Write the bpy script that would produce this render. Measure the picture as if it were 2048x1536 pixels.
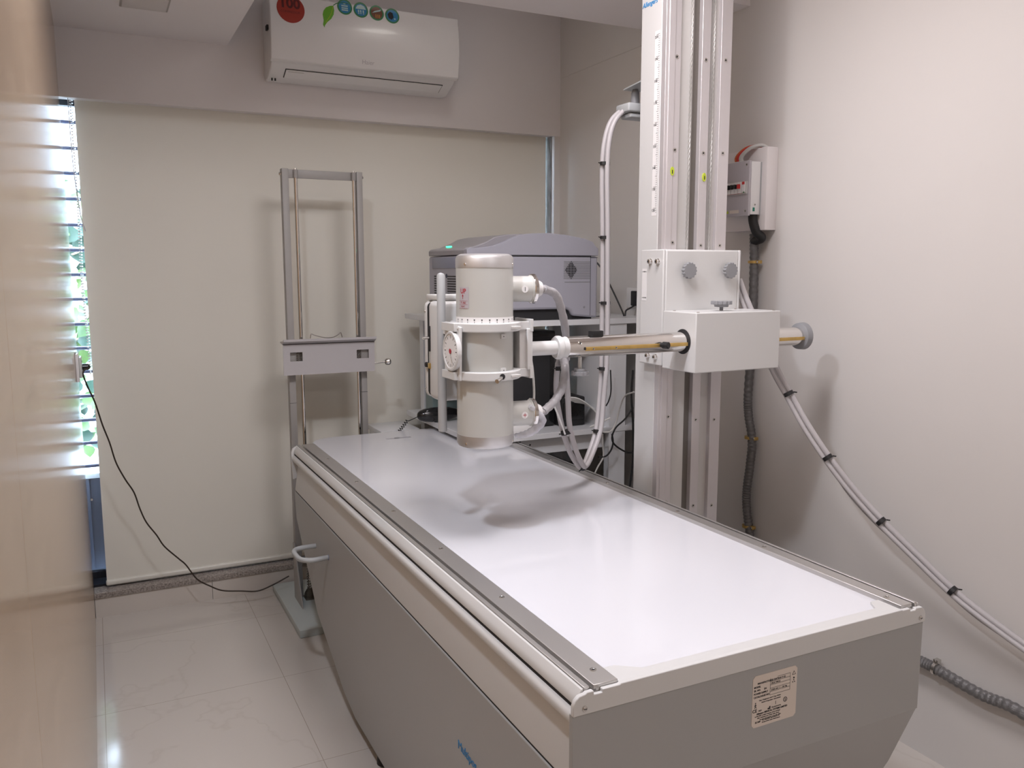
import bpy, bmesh, math, random
from mathutils import Vector, Matrix
random.seed(7)
for o in list(bpy.data.objects): bpy.data.objects.remove(o)
S = bpy.context.scene
COL = S.collection
# ------------------------------------------------------------------ camera
CAMH = 1.55; FPX = 1674.58; YAW = .461845; PIT = .134506; ROL = -.000896
def cam_axes():
    f = Vector((math.sin(YAW)*math.cos(PIT), math.cos(YAW)*math.cos(PIT), -math.sin(PIT)))
    rt = Vector((math.cos(YAW), -math.sin(YAW), 0)); up = rt.cross(f)
    r2 = rt*math.cos(ROL)+up*math.sin(ROL); u2 = up*math.cos(ROL)-rt*math.sin(ROL)
    return r2, u2, -f
CR, CU, CB = cam_axes(); CO = Vector((0, 0, CAMH))
def at(px, py, ax, v):
    """surveyed point of the photograph put on the world plane ax = v"""
    d = CR*((px-1024)/FPX)-CU*((py-768)/FPX)-CB
    k = 'XYZ'.index(ax)
    return CO+d*((v-CO[k])/d[k])
cd = bpy.data.cameras.new('camera'); cam = bpy.data.objects.new('camera', cd); COL.objects.link(cam)
cam.matrix_world = Matrix(((CR.x, CU.x, CB.x, 0), (CR.y, CU.y, CB.y, 0), (CR.z, CU.z, CB.z, CAMH), (0, 0, 0, 1)))
cd.sensor_fit = 'HORIZONTAL'; cd.sensor_width = 36; cd.lens = 36*FPX/2048; cd.clip_start = .01
S.camera = cam
# ------------------------------------------------------------------ world, exposure, lamps
w = bpy.data.worlds.new('sky'); S.world = w; w.use_nodes = True
bg = w.node_tree.nodes['Background']; bg.inputs[0].default_value = (.62, .80, 1, 1); bg.inputs[1].default_value = 42.0
S.view_settings.view_transform = 'Standard'; S.view_settings.look = 'None'; S.view_settings.gamma = 1
S.view_settings.use_curve_mapping = False; S.view_settings.exposure = 0.06
def area(name, loc, size, watts, col, rot=(0, 0, 0), sy=None, spread=math.pi):
    l = bpy.data.lights.new(name, 'AREA'); l.energy = watts; l.color = col; l.size = size; l.spread = spread
    if sy: l.shape = 'RECTANGLE'; l.size_y = sy
    else: l.shape = 'DISK'
    o = bpy.data.objects.new(name, l); COL.objects.link(o); o.location = loc; o.rotation_euler = rot
    return o
area('main_downlight_lamp', (.13, 1.58, 2.775), .15, 20, (.84, .89, 1.0))
area('added_fill_lamp', (1.12, 1.75, 2.775), .60, 20, (1.0, .93, .96), sy=.60)  # added fill: unseen soft panel that lifts the shadows from above
area('added_recess_fill', (1.45, 3.18, 2.93), .20, .9, (1.0, .93, .86))  # added lamp, brightens the air conditioner and the wall above the blind
area('added_rear_fill', (1.1, -.9, 2.775), .60, 13, (1.0, .94, .95), sy=.60)  # unseen fill added behind the camera to lift the far surfaces
sd = bpy.data.lights.new('daylight_sun', 'SUN'); sd.energy = 3; sd.angle = .02; sd.color = (1, .96, .88)
so = bpy.data.objects.new('daylight_sun', sd); COL.objects.link(so); so.rotation_euler = (math.radians(-28), math.radians(-35), 0)
# ------------------------------------------------------------------ materials
MT = {}
def mat(name, col, rough=.5, metal=0., spec=.5, coat=0., emit=None, estr=0, trans=0., alpha=1., bump=None, noise=None, ior=None):
    m = bpy.data.materials.new(name); m.use_nodes = True; nt = m.node_tree; b = nt.nodes['Principled BSDF']
    c = tuple(col)+(1,)
    b.inputs['Base Color'].default_value = c; b.inputs['Roughness'].default_value = rough; b.inputs['Metallic'].default_value = metal
    b.inputs['Specular IOR Level'].default_value = spec; b.inputs['Coat Weight'].default_value = coat
    b.inputs['Transmission Weight'].default_value = trans; b.inputs['Alpha'].default_value = alpha
    if ior: b.inputs['IOR'].default_value = ior
    if emit: b.inputs['Emission Color'].default_value = tuple(emit)+(1,); b.inputs['Emission Strength'].default_value = estr
    tc = nt.nodes.new('ShaderNodeTexCoord')
    if noise:      # (scale xyz, amount, detail)
        mp = nt.nodes.new('ShaderNodeMapping'); mp.inputs['Scale'].default_value = noise[0]
        nz = nt.nodes.new('ShaderNodeTexNoise'); nz.inputs['Scale'].default_value = 1; nz.inputs['Detail'].default_value = noise[2] if len(noise) > 2 else 4
        rp = nt.nodes.new('ShaderNodeValToRGB')
        a = noise[1]
        lo = noise[3] if len(noise) > 3 else tuple(x*(1-a) for x in col); hi = noise[4] if len(noise) > 4 else tuple(min(1, x*(1+a)) for x in col)
        rp.color_ramp.elements[0].color = tuple(lo)+(1,); rp.color_ramp.elements[1].color = tuple(hi)+(1,)
        rp.color_ramp.elements[0].position = .3; rp.color_ramp.elements[1].position = .7
        nt.links.new(tc.outputs['Object'], mp.inputs[0]); nt.links.new(mp.outputs[0], nz.inputs[0]); nt.links.new(nz.outputs[0], rp.inputs[0]); nt.links.new(rp.outputs[0], b.inputs['Base Color'])
    if bump:       # (scale xyz, strength)
        mp = nt.nodes.new('ShaderNodeMapping'); mp.inputs['Scale'].default_value = bump[0]
        nz = nt.nodes.new('ShaderNodeTexNoise'); nz.inputs['Scale'].default_value = 1; nz.inputs['Detail'].default_value = 5
        bp = nt.nodes.new('ShaderNodeBump'); bp.inputs['Strength'].default_value = bump[1]; bp.inputs['Distance'].default_value = .002
        nt.links.new(tc.outputs['Object'], mp.inputs[0]); nt.links.new(mp.outputs[0], nz.inputs[0]); nt.links.new(nz.outputs[0], bp.inputs['Height']); nt.links.new(bp.outputs[0], b.inputs['Normal'])
    MT[name] = m; return m
mat('paint', (.69, .665, .645), .6, bump=((60, 60, 60), .08), noise=((1.5, 1.5, 1.5), .015))
mat('paint_grey', (.80, .77, .77), .6, bump=((60, 60, 60), .08))
mat('ceiling_paint', (.80, .76, .76), .7)
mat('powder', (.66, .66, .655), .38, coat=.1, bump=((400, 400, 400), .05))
mat('powder_grey', (.44, .46, .47), .42, bump=((400, 400, 400), .05))
mat('holder_grey', (.46, .44, .445), .42)
mat('stand_grey', (.33, .315, .30), .45)
mat('slot_brown', (.15, .135, .12), .6)
mat('rod_grey', (.42, .43, .44), .4)
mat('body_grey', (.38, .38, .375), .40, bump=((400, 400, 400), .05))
mat('cream_plastic', (.55, .55, .525), .30, coat=.2)
mat('white_gloss', (.78, .77, .77), .28, coat=.15)
mat('white_sheet', (.77, .78, .83), .18, coat=.5, noise=((2, 2, 2), .006))
mat('desk_white', (.70, .71, .73), .25, coat=.1, noise=((6, 6, 2), .03))
mat('aluminium', (.60, .585, .57), .38, metal=.85, bump=((4, 300, 4), .05))
mat('aluminium_strip', (.62, .59, .60), .36, metal=.45, noise=((6, 6, 3), .05))
mat('recess_grey', (.60, .585, .57), .5)
mat('chrome', (.80, .78, .76), .08, metal=1)
mat('rope_steel', (.50, .49, .47), .55, metal=.6)
mat('steel', (.62, .60, .57), .25, metal=1)
mat('cap_metal', (.62, .61, .61), .45, metal=.8)
mat('brass', (.62, .42, .14), .35, metal=.7, noise=((20, 20, 20), .15))
mat('grey_plastic', (.27, .275, .29), .45)
mat('rubber_black', (.012, .012, .013), .5)
mat('gap_black', (.02, .02, .022), .8)
mat('black_gloss', (.012, .012, .013), .15)
mat('cable_grey', (.47, .45, .46), .4)
mat('cable_light', (.58, .57, .55), .45)
mat('thin_white', (.72, .72, .70), .4)
mat('sleeve', (.42, .41, .43), .28, bump=((90, 90, 90), 1.0))
mat('conduit', (.17, .165, .165), .35, metal=.3, bump=((30, 30, 900), 1.0))
mat('printer_grey', (.40, .40, .46), .38)
mat('printer_front', (.34, .33, .36), .4)
mat('printer_lid', (.33, .32, .345), .35)
mat('panel_blue', (.26, .28, .37), .3)
mat('blind_fabric', (.78, .755, .68), .75, bump=((500, 500, 500), .15))
mat('blind_bar', (.74, .72, .65), .3, coat=.3)
mat('bead', (.85, .85, .88), .25)
mat('granite', (.30, .26, .23), .35, noise=((140, 140, 140), .4, 6, (.13, .11, .10), (.46, .41, .37)))
mat('tile', (.60, .55, .50), .12, noise=((2, 2, 2), .03))
mat('frame_dark', (.012, .014, .02), .4)
mat('galvanised', (.25, .25, .25), .7, metal=.1, noise=((60, 60, 12), .4, 5))
mat('bar_dark', (.02, .025, .06), .5)
mat('steel_blue', (.028, .034, .055), .5)
mat('leaf', (.02, .06, .01), .5, noise=((5, 5, 5), .4, 3, (.005, .03, .014), (.045, .085, .010)))
mat('leaf_dark', (.003, .024, .012), .5)
mat('bark', (.25, .18, .12), .8)
mat('blue_ink', (.02, .24, .55), .5)
mat('black_ink', (.015, .015, .018), .6)
mat('red_ink', (.45, .02, .04), .5)
mat('label_beige', (.70, .62, .55), .5)
mat('label_grey', (.50, .47, .50), .45)
mat('label_white', (.85, .84, .84), .45)
mat('red_sticker', (.36, .035, .02), .4)
mat('maroon', (.10, .01, .01), .5)
mat('leaf_sticker', (.14, .42, .02), .4)
mat('green_sticker', (.03, .20, .07), .4)
mat('blue_sticker', (.02, .20, .42), .4)
mat('brown_sticker', (.16, .06, .03), .4)
mat('orange_sticker', (.65, .30, .04), .4)
mat('pale_sticker', (.45, .62, .62), .4)
mat('yellow_green', (.50, .60, .04), .4)
mat('orange_cable', (.60, .13, .04), .45)
mat('red_plastic', (.60, .03, .03), .35)
mat('teal', (.0, .18, .12), .4)
mat('brown_wire', (.03, .018, .01), .5)
mat('base_green', (.50, .54, .53), .42)
mat('rust', (.10, .085, .065), .8, noise=((40, 40, 40), .5))
mat('clear_bag', (.72, .72, .78), .15, alpha=.55, bump=((60, 60, 60), 1.))
mat('tape', (.5, .5, .56), .2, alpha=.25)
mat('led_green', (.05, .8, .4), .3, emit=(.05, 1, .4), estr=3)
mat('lamp_glass', (.9, .9, .9), .3, emit=(1, .98, .95), estr=3)
mat('lamp_off', (.64, .60, .58), .4)
mat('lamp_edge', (.40, .37, .35), .5)
mat('teal_grey', (.20, .27, .27), .4)
mat('outside_wall', (.30, .31, .32), .8)

def glass_mat():
    m = bpy.data.materials.new('window_glass'); m.use_nodes = True; nt = m.node_tree; nt.nodes.clear()
    o = nt.nodes.new('ShaderNodeOutputMaterial'); mx = nt.nodes.new('ShaderNodeMixShader'); t = nt.nodes.new('ShaderNodeBsdfTransparent'); g = nt.nodes.new('ShaderNodeBsdfGlossy')
    g.inputs['Roughness'].default_value = .02; fr = nt.nodes.new('ShaderNodeFresnel')
    nt.links.new(fr.outputs[0], mx.inputs[0]); nt.links.new(t.outputs[0], mx.inputs[1]); nt.links.new(g.outputs[0], mx.inputs[2]); nt.links.new(mx.outputs[0], o.inputs[0]); MT['window_glass'] = m
glass_mat()
def laminate_mat():
    m = mat('laminate', (.56, .42, .29), .20, coat=.3); nt = m.node_tree; b = nt.nodes['Principled BSDF']
    b.inputs['Coat Roughness'].default_value = .12
    tc = nt.nodes.new('ShaderNodeTexCoord'); mp = nt.nodes.new('ShaderNodeMapping'); mp.inputs['Scale'].default_value = (1, 2.2, 9); mp.inputs['Rotation'].default_value = (.12, 0, 0)
    nz = nt.nodes.new('ShaderNodeTexNoise'); nz.inputs['Scale'].default_value = 2.2; nz.inputs['Detail'].default_value = 9; nz.inputs['Roughness'].default_value = .65; nz.inputs['Distortion'].default_value = .6
    rp = nt.nodes.new('ShaderNodeValToRGB'); e = rp.color_ramp.elements
    e[0].position = .28; e[0].color = (.40, .28, .175, 1); e[1].position = .7; e[1].color = (.54, .40, .27, 1)
    n2 = nt.nodes.new('ShaderNodeMapping'); n2.inputs['Scale'].default_value = (1, 5, 60)
    z2 = nt.nodes.new('ShaderNodeTexNoise'); z2.inputs['Scale'].default_value = 2; z2.inputs['Detail'].default_value = 3
    r2 = nt.nodes.new('ShaderNodeValToRGB'); r2.color_ramp.elements[0].position = .25; r2.color_ramp.elements[0].color = (.8, .8, .8, 1); r2.color_ramp.elements[1].position = .45; r2.color_ramp.elements[1].color = (1, 1, 1, 1)
    mm = nt.nodes.new('ShaderNodeMix'); mm.data_type = 'RGBA'; mm.blend_type = 'MULTIPLY'; mm.inputs[0].default_value = .6
    L = nt.links.new
    L(tc.outputs['Object'], mp.inputs[0]); L(mp.outputs[0], nz.inputs[0]); L(nz.outputs[0], rp.inputs[0])
    L(tc.outputs['Object'], n2.inputs[0]); L(n2.outputs[0], z2.inputs[0]); L(z2.outputs[0], r2.inputs[0])
    L(rp.outputs[0], mm.inputs[6]); L(r2.outputs[0], mm.inputs[7]); L(mm.outputs[2], b.inputs['Base Color'])
laminate_mat()
def floor_mat():
    m = mat('floor_tile', (.60, .56, .52), .11); nt = m.node_tree; b = nt.nodes['Principled BSDF']; L = nt.links.new
    tc = nt.nodes.new('ShaderNodeTexCoord')
    mp = nt.nodes.new('ShaderNodeMapping'); mp.inputs['Location'].default_value = (.05, -3.12, 0)
    br = nt.nodes.new('ShaderNodeTexBrick'); br.offset = 0; br.inputs['Scale'].default_value = 1; br.inputs['Brick Width'].default_value = .62; br.inputs['Row Height'].default_value = .62
    br.inputs['Mortar Size'].default_value = .0012; br.inputs['Mortar Smooth'].default_value = .2
    br.inputs['Color1'].default_value = (.575, .53, .485, 1); br.inputs['Color2'].default_value = (.565, .525, .485, 1); br.inputs['Mortar'].default_value = (.36, .31, .26, 1)
    # veins: thin wandering lines from the zero crossings of a distorted wave
    n1 = nt.nodes.new('ShaderNodeTexNoise'); n1.inputs['Scale'].default_value = 1.1; n1.inputs['Detail'].default_value = 5
    ab = nt.nodes.new('ShaderNodeMath'); ab.operation = 'SUBTRACT'; ab.inputs[1].default_value = .5
    a2 = nt.nodes.new('ShaderNodeMath'); a2.operation = 'ABSOLUTE'
    rp = nt.nodes.new('ShaderNodeValToRGB'); rp.color_ramp.elements[0].position = 0; rp.color_ramp.elements[0].color = (.86, .84, .82, 1); rp.color_ramp.elements[1].position = .006; rp.color_ramp.elements[1].color = (1, 1, 1, 1)
    mm = nt.nodes.new('ShaderNodeMix'); mm.data_type = 'RGBA'; mm.blend_type = 'MULTIPLY'; mm.inputs[0].default_value = .45
    L(tc.outputs['Object'], mp.inputs[0]); L(mp.outputs[0], br.inputs[0]); L(tc.outputs['Object'], n1.inputs[0]); L(n1.outputs[0], ab.inputs[0]); L(ab.outputs[0], a2.inputs[0]); L(a2.outputs[0], rp.inputs[0])
    L(br.outputs[0], mm.inputs[6]); L(rp.outputs[0], mm.inputs[7]); L(mm.outputs[2], b.inputs['Base Color'])
floor_mat()
# ------------------------------------------------------------------ mesh helpers
ORG = {}
class B:
    """one mesh under construction, in world coordinates"""
    def __init__(s): s.bm = bmesh.new(); s.mats = []; s.cur = 0
    def m(s, name):
        if name not in s.mats: s.mats.append(name)
        s.cur = s.mats.index(name); return s
    def _tag(s, faces):
        for f in faces: f.material_index = s.cur
    def face(s, pts):
        vs = [s.bm.verts.new(p) for p in pts]
        try: f = s.bm.faces.new(vs); s._tag([f])
        except ValueError: pass
        return s
    def box(s, x0, x1, y0, y1, z0, z1):
        v = [s.bm.verts.new((x, y, z)) for x in (x0, x1) for y in (y0, y1) for z in (z0, z1)]
        fs = [s.bm.faces.new([v[i] for i in q]) for q in ((0, 1, 3, 2), (4, 6, 7, 5), (0, 4, 5, 1), (2, 3, 7, 6), (0, 2, 6, 4), (1, 5, 7, 3))]
        s._tag(fs); return s
    def rbox(s, x0, x1, y0, y1, z0, z1, r=.004, seg=2):
        n0 = set(s.bm.faces)
        s.box(x0, x1, y0, y1, z0, z1)
        new = [f for f in s.bm.faces if f not in n0]
        ed = list({e for f in new for e in f.edges})
        r = bmesh.ops.bevel(s.bm, geom=ed, offset=r, segments=seg, profile=.5, affect='EDGES')
        s._tag(r['faces']); return s
    def prism(s, poly, ax, a0, a1):
        """poly of 2-D points in the two other axes (in xyz order), extruded along ax"""
        def mk(p, a):
            if ax == 'X': return (a, p[0], p[1])
            if ax == 'Y': return (p[0], a, p[1])
            return (p[0], p[1], a)
        A = [s.bm.verts.new(mk(p, a0)) for p in poly]; Bv = [s.bm.verts.new(mk(p, a1)) for p in poly]; n = len(poly)
        fs = [s.bm.faces.new(A), s.bm.faces.new(list(reversed(Bv)))]
        for i in range(n): fs.append(s.bm.faces.new([A[i], Bv[i], Bv[(i+1) % n], A[(i+1) % n]]))
        s._tag(fs); return s
    def lathe(s, o, d, prof, seg=32, caps=True, up=None):
        """prof: list of (distance along d, radius)"""
        o = Vector(o); d = Vector(d).normalized()
        u = d.orthogonal().normalized(); v = d.cross(u)
        rings = []
        for a, r in prof:
            if r < 1e-6: rings.append([s.bm.verts.new(o+d*a)])
            else: rings.append([s.bm.verts.new(o+d*a+(u*math.cos(t)+v*math.sin(t))*r) for t in [2*math.pi*i/seg for i in range(seg)]])
        fs = []
        for P, Q in zip(rings, rings[1:]):
            for i in range(seg):
                j = (i+1) % seg
                if len(P) == 1 and len(Q) == 1: continue
                if len(P) == 1: fs.append(s.bm.faces.new([P[0], Q[j], Q[i]]))
                elif len(Q) == 1: fs.append(s.bm.faces.new([P[i], P[j], Q[0]]))
                else: fs.append(s.bm.faces.new([P[i], P[j], Q[j], Q[i]]))
        if caps:
            if len(rings[0]) > 1: fs.append(s.bm.faces.new(list(reversed(rings[0]))))
            if len(rings[-1]) > 1: fs.append(s.bm.faces.new(rings[-1]))
        s._tag(fs); return s
    def cyl(s, p0, p1, r, r1=None, seg=24):
        p0 = Vector(p0); p1 = Vector(p1); L = (p1-p0).length
        return s.lathe(p0, p1-p0, [(0, r), (L, r if r1 is None else r1)], seg)
    def tube(s, pts, r, seg=10, smooth=8, wob=None):
        P = [Vector(p) for p in pts]
        if smooth > 1 and len(P) > 2:
            Q = []; E_ = [P[0]*2-P[1]]+P+[P[-1]*2-P[-2]]
            for i in range(1, len(E_)-2):
                a, b, c, d = E_[i-1:i+3]
                for k in range(smooth):
                    t = k/smooth; Q.append(.5*((2*b)+(c-a)*t+(2*a-5*b+4*c-d)*t*t+(3*b-a-3*c+d)*t**3))
            Q.append(P[-1]); P = Q
        n = len(P); T = [(P[min(i+1, n-1)]-P[max(i-1, 0)]).normalized() for i in range(n)]
        u = T[0].orthogonal().normalized(); rings = []
        for i in range(n):
            u = (u-T[i]*u.dot(T[i])).normalized(); v = T[i].cross(u)
            rr = r(i/(n-1)) if callable(r) else r
            rings.append([s.bm.verts.new(P[i]+(u*math.cos(a)+v*math.sin(a))*rr) for a in [2*math.pi*k/seg for k in range(seg)]])
        fs = []
        for A, Bq in zip(rings, rings[1:]):
            for k in range(seg): fs.append(s.bm.faces.new([A[k], A[(k+1) % seg], Bq[(k+1) % seg], Bq[k]]))
        fs.append(s.bm.faces.new(list(reversed(rings[0])))); fs.append(s.bm.faces.new(rings[-1]))
        s._tag(fs); return s
    def out(s, name, parent=None, kind=None, label=None, cat=None, group=None, bevel=0, angle=35, origin=None):
        bm = s.bm; bmesh.ops.recalc_face_normals(bm, faces=bm.faces)
        me = bpy.data.meshes.new(name)
        org = ORG[parent.name] if parent else (Vector(origin) if origin else Vector((0, 0, 0)))
        if parent or origin: bmesh.ops.translate(bm, verts=bm.verts, vec=-org)
        for f in bm.faces: f.smooth = True
        bm.to_mesh(me); bm.free(); me.set_sharp_from_angle(angle=math.radians(angle))
        for n in s.mats: me.materials.append(MT[n])
        o = bpy.data.objects.new(name, me); COL.objects.link(o)
        if parent: o.parent = parent
        elif origin: o.location = org
        ORG[o.name] = org
        if bevel:
            md = o.modifiers.new('bevel', 'BEVEL'); md.width = bevel; md.segments = 2; md.limit_method = 'ANGLE'; md.angle_limit = math.radians(40); md.harden_normals = False
        if kind: o['kind'] = kind
        if label: o['label'] = label
        if cat: o['category'] = cat
        if group: o['group'] = group
        return o
def M(name): b = B(); b.m(name); return b
def thing(name, label, cat, loc, group=None):
    o = bpy.data.objects.new(name, None); COL.objects.link(o); o.location = loc; o.empty_display_size = .1
    o['label'] = label; o['category'] = cat
    if group: o['group'] = group
    ORG[o.name] = Vector(loc); return o
def text(s, size, loc, xd, ud, m, parent, name='lettering', depth=.0004, align='LEFT', shear=0, bold=0, sx=1, label=None):
    """text as mesh: xd reading direction, ud up direction"""
    c = bpy.data.curves.new('t', 'FONT'); c.body = s; c.size = size; c.extrude = depth; c.align_x = align; c.shear = shear; c.offset = bold; c.resolution_u = 3
    t = bpy.data.objects.new('t', c); COL.objects.link(t)
    dg = bpy.context.evaluated_depsgraph_get(); me = bpy.data.meshes.new_from_object(t.evaluated_get(dg))
    bpy.data.objects.remove(t); bpy.data.curves.remove(c)
    xd = Vector(xd).normalized(); ud = Vector(ud).normalized(); zd = xd.cross(ud)
    org = ORG[parent.name]; loc = Vector(loc)-org
    me.transform(Matrix(((xd.x*sx, ud.x, zd.x, loc.x), (xd.y*sx, ud.y, zd.y, loc.y), (xd.z*sx, ud.z, zd.z, loc.z), (0, 0, 0, 1))))
    me.materials.clear(); me.materials.append(MT[m]); me.name = name
    o = bpy.data.objects.new(name, me); COL.objects.link(o); o.parent = parent; ORG[o.name] = org
    if label: o['label'] = label
    return o
def screw(b, p, d, r=.005, h=.0015, m1='steel', m2='black_ink'):
    """flat countersunk screw head with a socket"""
    p = Vector(p); d = Vector(d).normalized()
    b.m(m1).lathe(p-d*.001, d, [(0, r), (h+.001, r*.96), (h+.0012, r*.6), (h+.0005, r*.42), (h-.0002, r*.4)], 14, caps=False)
    b.m(m2).lathe(p, d, [(h-.0006, r*.43), (h-.0002, r*.43)], 8)
def screws(par, nm, pts, d, r=.005, h=.0015):
    for p in pts: b = B(); screw(b, p, d, r, h); b.out(nm, par)
XR = 2.31; YB = 4.054; XL = -.077; ZC = 2.80; ZS = 2.545
# ================================================================== THE ROOM
M('floor_tile').box(-1.2, XR+.1, -2.2, 4.3, -.05, 0).out('floor', kind='structure')
b = M('laminate').box(XL-.03, XL, -2.1, .948, 0, ZC); b.box(XL-.03, XL, .9495, YB, 0, ZC); b.m('gap_black').box(XL-.03, XL-.002, .948, .9495, 0, ZC)
b.out('wall_left', kind='structure')
M('paint').box(XR, XR+.1, -2.1, YB+.3, 0, 2.95).out('wall_right', kind='structure')
M('paint').box(XR-.0025, XR, 3.045, YB, 2.567, 2.95).out('trim_1', kind='structure')
M('paint').box(-.2, XR+.1, -2.2, -2.1, 0, ZC+.1).out('wall_front', kind='structure')
# back wall: header above the opening, strip at the right corner, low wall under the sill
b = M('paint_grey').box(XL-.1, XR, YB, YB+.06, 2.267, 2.95); b.m('paint').box(2.275, XR, YB+.001, YB+.32, .09, 2.267)
b.m('paint').box(XL-.13, XL-.03, YB-.3, YB+.32, 0, 2.95)
b.m('paint_grey').box(XL-.1, XR, YB+.06, YB+.32, 2.34, 2.95)
b.m('paint').box(XL-.1, XR, YB+.012, YB+.3, 0, .085)
b.out('wall_back', kind='structure')
b = M('tile')
for i in range(5): b.box(XL+.002+i*.5, min(XL+.5+i*.5, XR), YB-.004, YB+.012, 0, .092)
b.out('baseboard_back', kind='structure')
M('granite').rbox(XL, XR, YB-.012, YB+.32, .0925, .118, .003).out('trim_2', kind='structure')
# ceilings: soffit along the left, cross beam, high pocket round the air conditioner, room ceiling
M('ceiling_paint').box(XL, .602, 3.04, YB, ZS, 2.95).out('trim_3', kind='structure')
M('ceiling_paint').box(XL, XR, 2.6, 3.045, ZS+.005, 2.95).out('trim_4', kind='structure')
b = M('ceiling_paint').box(.602, XR, 3.045, YB, 2.95, 3.0); b.box(XL-.1, XR, -2.2, 2.6, ZC, ZC+.1); b.out('ceiling', kind='structure')
# soffit light panel (off)
t = thing('ceiling_light', 'small square flush light fitting, unlit, in the low soffit by the laminate wall', 'ceiling light', (.24, 3.56, ZS))
M('lamp_edge').rbox(.155, .325, 3.475, 3.645, ZS-.003, ZS+.002, .002).out('trim_ring', t)
M('lamp_off').rbox(.162, .318, 3.482, 3.638, ZS-.006, ZS-.002, .002).out('diffuser', t)
def lamp(x, y, r, label):
    t = thing('downlight', label, 'ceiling light', (x, y, ZC))
    M('white_gloss').lathe((x, y, ZC), (0, 0, -1), [(0, r+.03), (.012, r+.028), (.015, r+.01), (.008, r)], 32).out('trim_ring', t)
    M('lamp_glass').lathe((x, y, ZC-.008), (0, 0, -1), [(0, r), (.002, r)], 32).out('diffuser', t)
t = thing('downlight', 'round fill light added high in the recess above the air conditioner', 'ceiling light', (1.45, 3.18, 2.95))  # made-up fitting round the added recess lamp
M('white_gloss').lathe((1.45, 3.18, 2.95), (0, 0, -1), [(0, .13), (.012, .128), (.015, .11), (.008, .10)], 32).out('trim_ring', t); M('lamp_glass').lathe((1.45, 3.18, 2.942), (0, 0, -1), [(0, .10), (.002, .10)], 32).out('diffuser', t)
lamp(.13, 1.58, .075, 'round white downlight in the ceiling above the aisle')
t = thing('fill_panel', 'square fill panel added in the ceiling behind the camera', 'ceiling light', (1.1, -.9, ZC))  # invented fitting for the rear fill lamp
M('white_gloss').box(.78, 1.42, -1.22, -.58, ZC-.012, ZC).out('frame', t); M('lamp_glass').box(.80, 1.40, -1.20, -.60, ZC-.014, ZC-.012).out('diffuser', t)
t = thing('fill_panel', 'square fill panel added in the ceiling over the table', 'ceiling light', (1.12, 1.75, ZC))  # invented fitting that carries the added overhead fill
M('white_gloss').box(.80, 1.44, 1.43, 2.07, ZC-.012, ZC).out('frame', t); M('lamp_glass').box(.82, 1.42, 1.45, 2.05, ZC-.014, ZC-.012).out('diffuser', t)
# window: dark frame, grille bars, glass, side channel
b = M('frame_dark').box(-.19, 2.275, 4.225, 4.265, 2.262, 2.34); b.box(-.19, 2.275, 4.225, 4.265, .118, .158); b.box(-.19, -.155, 4.225, 4.265, .118, 2.34)
b.m('frame_dark').box(-.19, 2.275, 4.13, 4.225, .118, .128)
win = b.out('window_1', kind='structure')
M('window_glass').box(-.16, 2.275, 4.248, 4.252, .158, 2.262).out('window_glass', win)
b = M('bar_dark')
for py in [245, 297, 347, 398, 450, 500, 549, 598, 648, 696, 743, 792, 840, 886, 932]:
    z = at(150+.035*(py-200), py, 'Y', 4.30).z; b.cyl((-.19, 4.30, z), (2.3, 4.30, z), .0085, seg=8)
b.out('grille_bars', win)
M('galvanised').prism([(2.252, YB+.075), (2.272, YB+.03), (2.2745, YB+.03), (2.2745, YB+.08), (2.262, YB+.08)], 'Z', .119, 2.266).out('trim_5', kind='structure')
# outside the window
b = M('steel_blue').box(-1.2, 3, 4.42, 4.44, -.5, .565)
for i in range(40): b.box(-1.2+i*.1, -1.17+i*.1, 4.41, 4.42, -.5, .56)
b.m('steel').cyl((-.065, 4.408, .46), (-.065, 4.42, .46), .006)
pp = thing('parapet', 'blue grey metal parapet with sunlit white ledge outside the window slot', 'wall', (0, 4.5, -.5)); b.out('metal_panel', pp)
M('outside_wall').rbox(-1.2, 3, 4.40, 4.62, .565, .59, .004).out('ledge', pp)
tr = thing('tree', 'bright green leafy tree outside behind the window grille', 'tree', (-.3, 5.6, 0))
def leafshape(b, c, n, up, L, W):
    n = n.normalized(); s_ = up.cross(n).normalized(); u = n.cross(s_)
    pr = [(0, 0), (.18, .42), (.42, .5), (.72, .34), (1, 0), (.72, -.34), (.42, -.5), (.18, -.42)]
    mid = [b.bm.verts.new(c+u*(q*L)-n*(.04*L*math.sin(q*3))) for q in (0, .42, .72, 1)]
    for sg in (1, -1):
        e = [b.bm.verts.new(c+u*(a*L)+s_*(sg*w_*W)+n*(.08*L)) for a, w_ in ((.18, .42), (.42, .5), (.72, .34))]
        for q in ((mid[0], e[0], mid[1]), (e[0], e[1], mid[1]), (mid[1], e[1], e[2], mid[2]), (mid[2], e[2], mid[3])):
            b._tag([b.bm.faces.new(list(q) if sg > 0 else list(reversed(q)))])
b = M('leaf'); b.m('leaf_dark'); R = random.uniform
for i in range(620):
    b.m('leaf' if random.random() < .62 else 'leaf_dark')
    z = R(.5, 2.05); c = Vector((R(-.75, .55), R(5.1, 5.9), z))
    leafshape(b, c, Vector((R(-.6, .6), -1, R(-.5, .9))), Vector((R(-.9, .9), 0, R(-1, .3))), R(.07, .13), R(.05, .10))
b.out('foliage', tr, angle=60)
b = M('bark').tube([(-.3, 5.6, 0), (-.25, 5.55, .7), (-.1, 5.5, 1.3), (-.15, 5.5, 2.0)], .02, 8)
for i in range(14):
    z = R(.5, 1.9); a = Vector((-.2, 5.5, z)); b.tube([a, a+Vector((R(-.3, .3), R(-.2, 0), .12)), a+Vector((R(-.5, .5), R(-.3, 0), .3))], .006, 6, 4)
b.out('branches', tr)
b = M('outside_wall').box(-3, 2.5, 9, 9.2, 0, 3.1)
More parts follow.
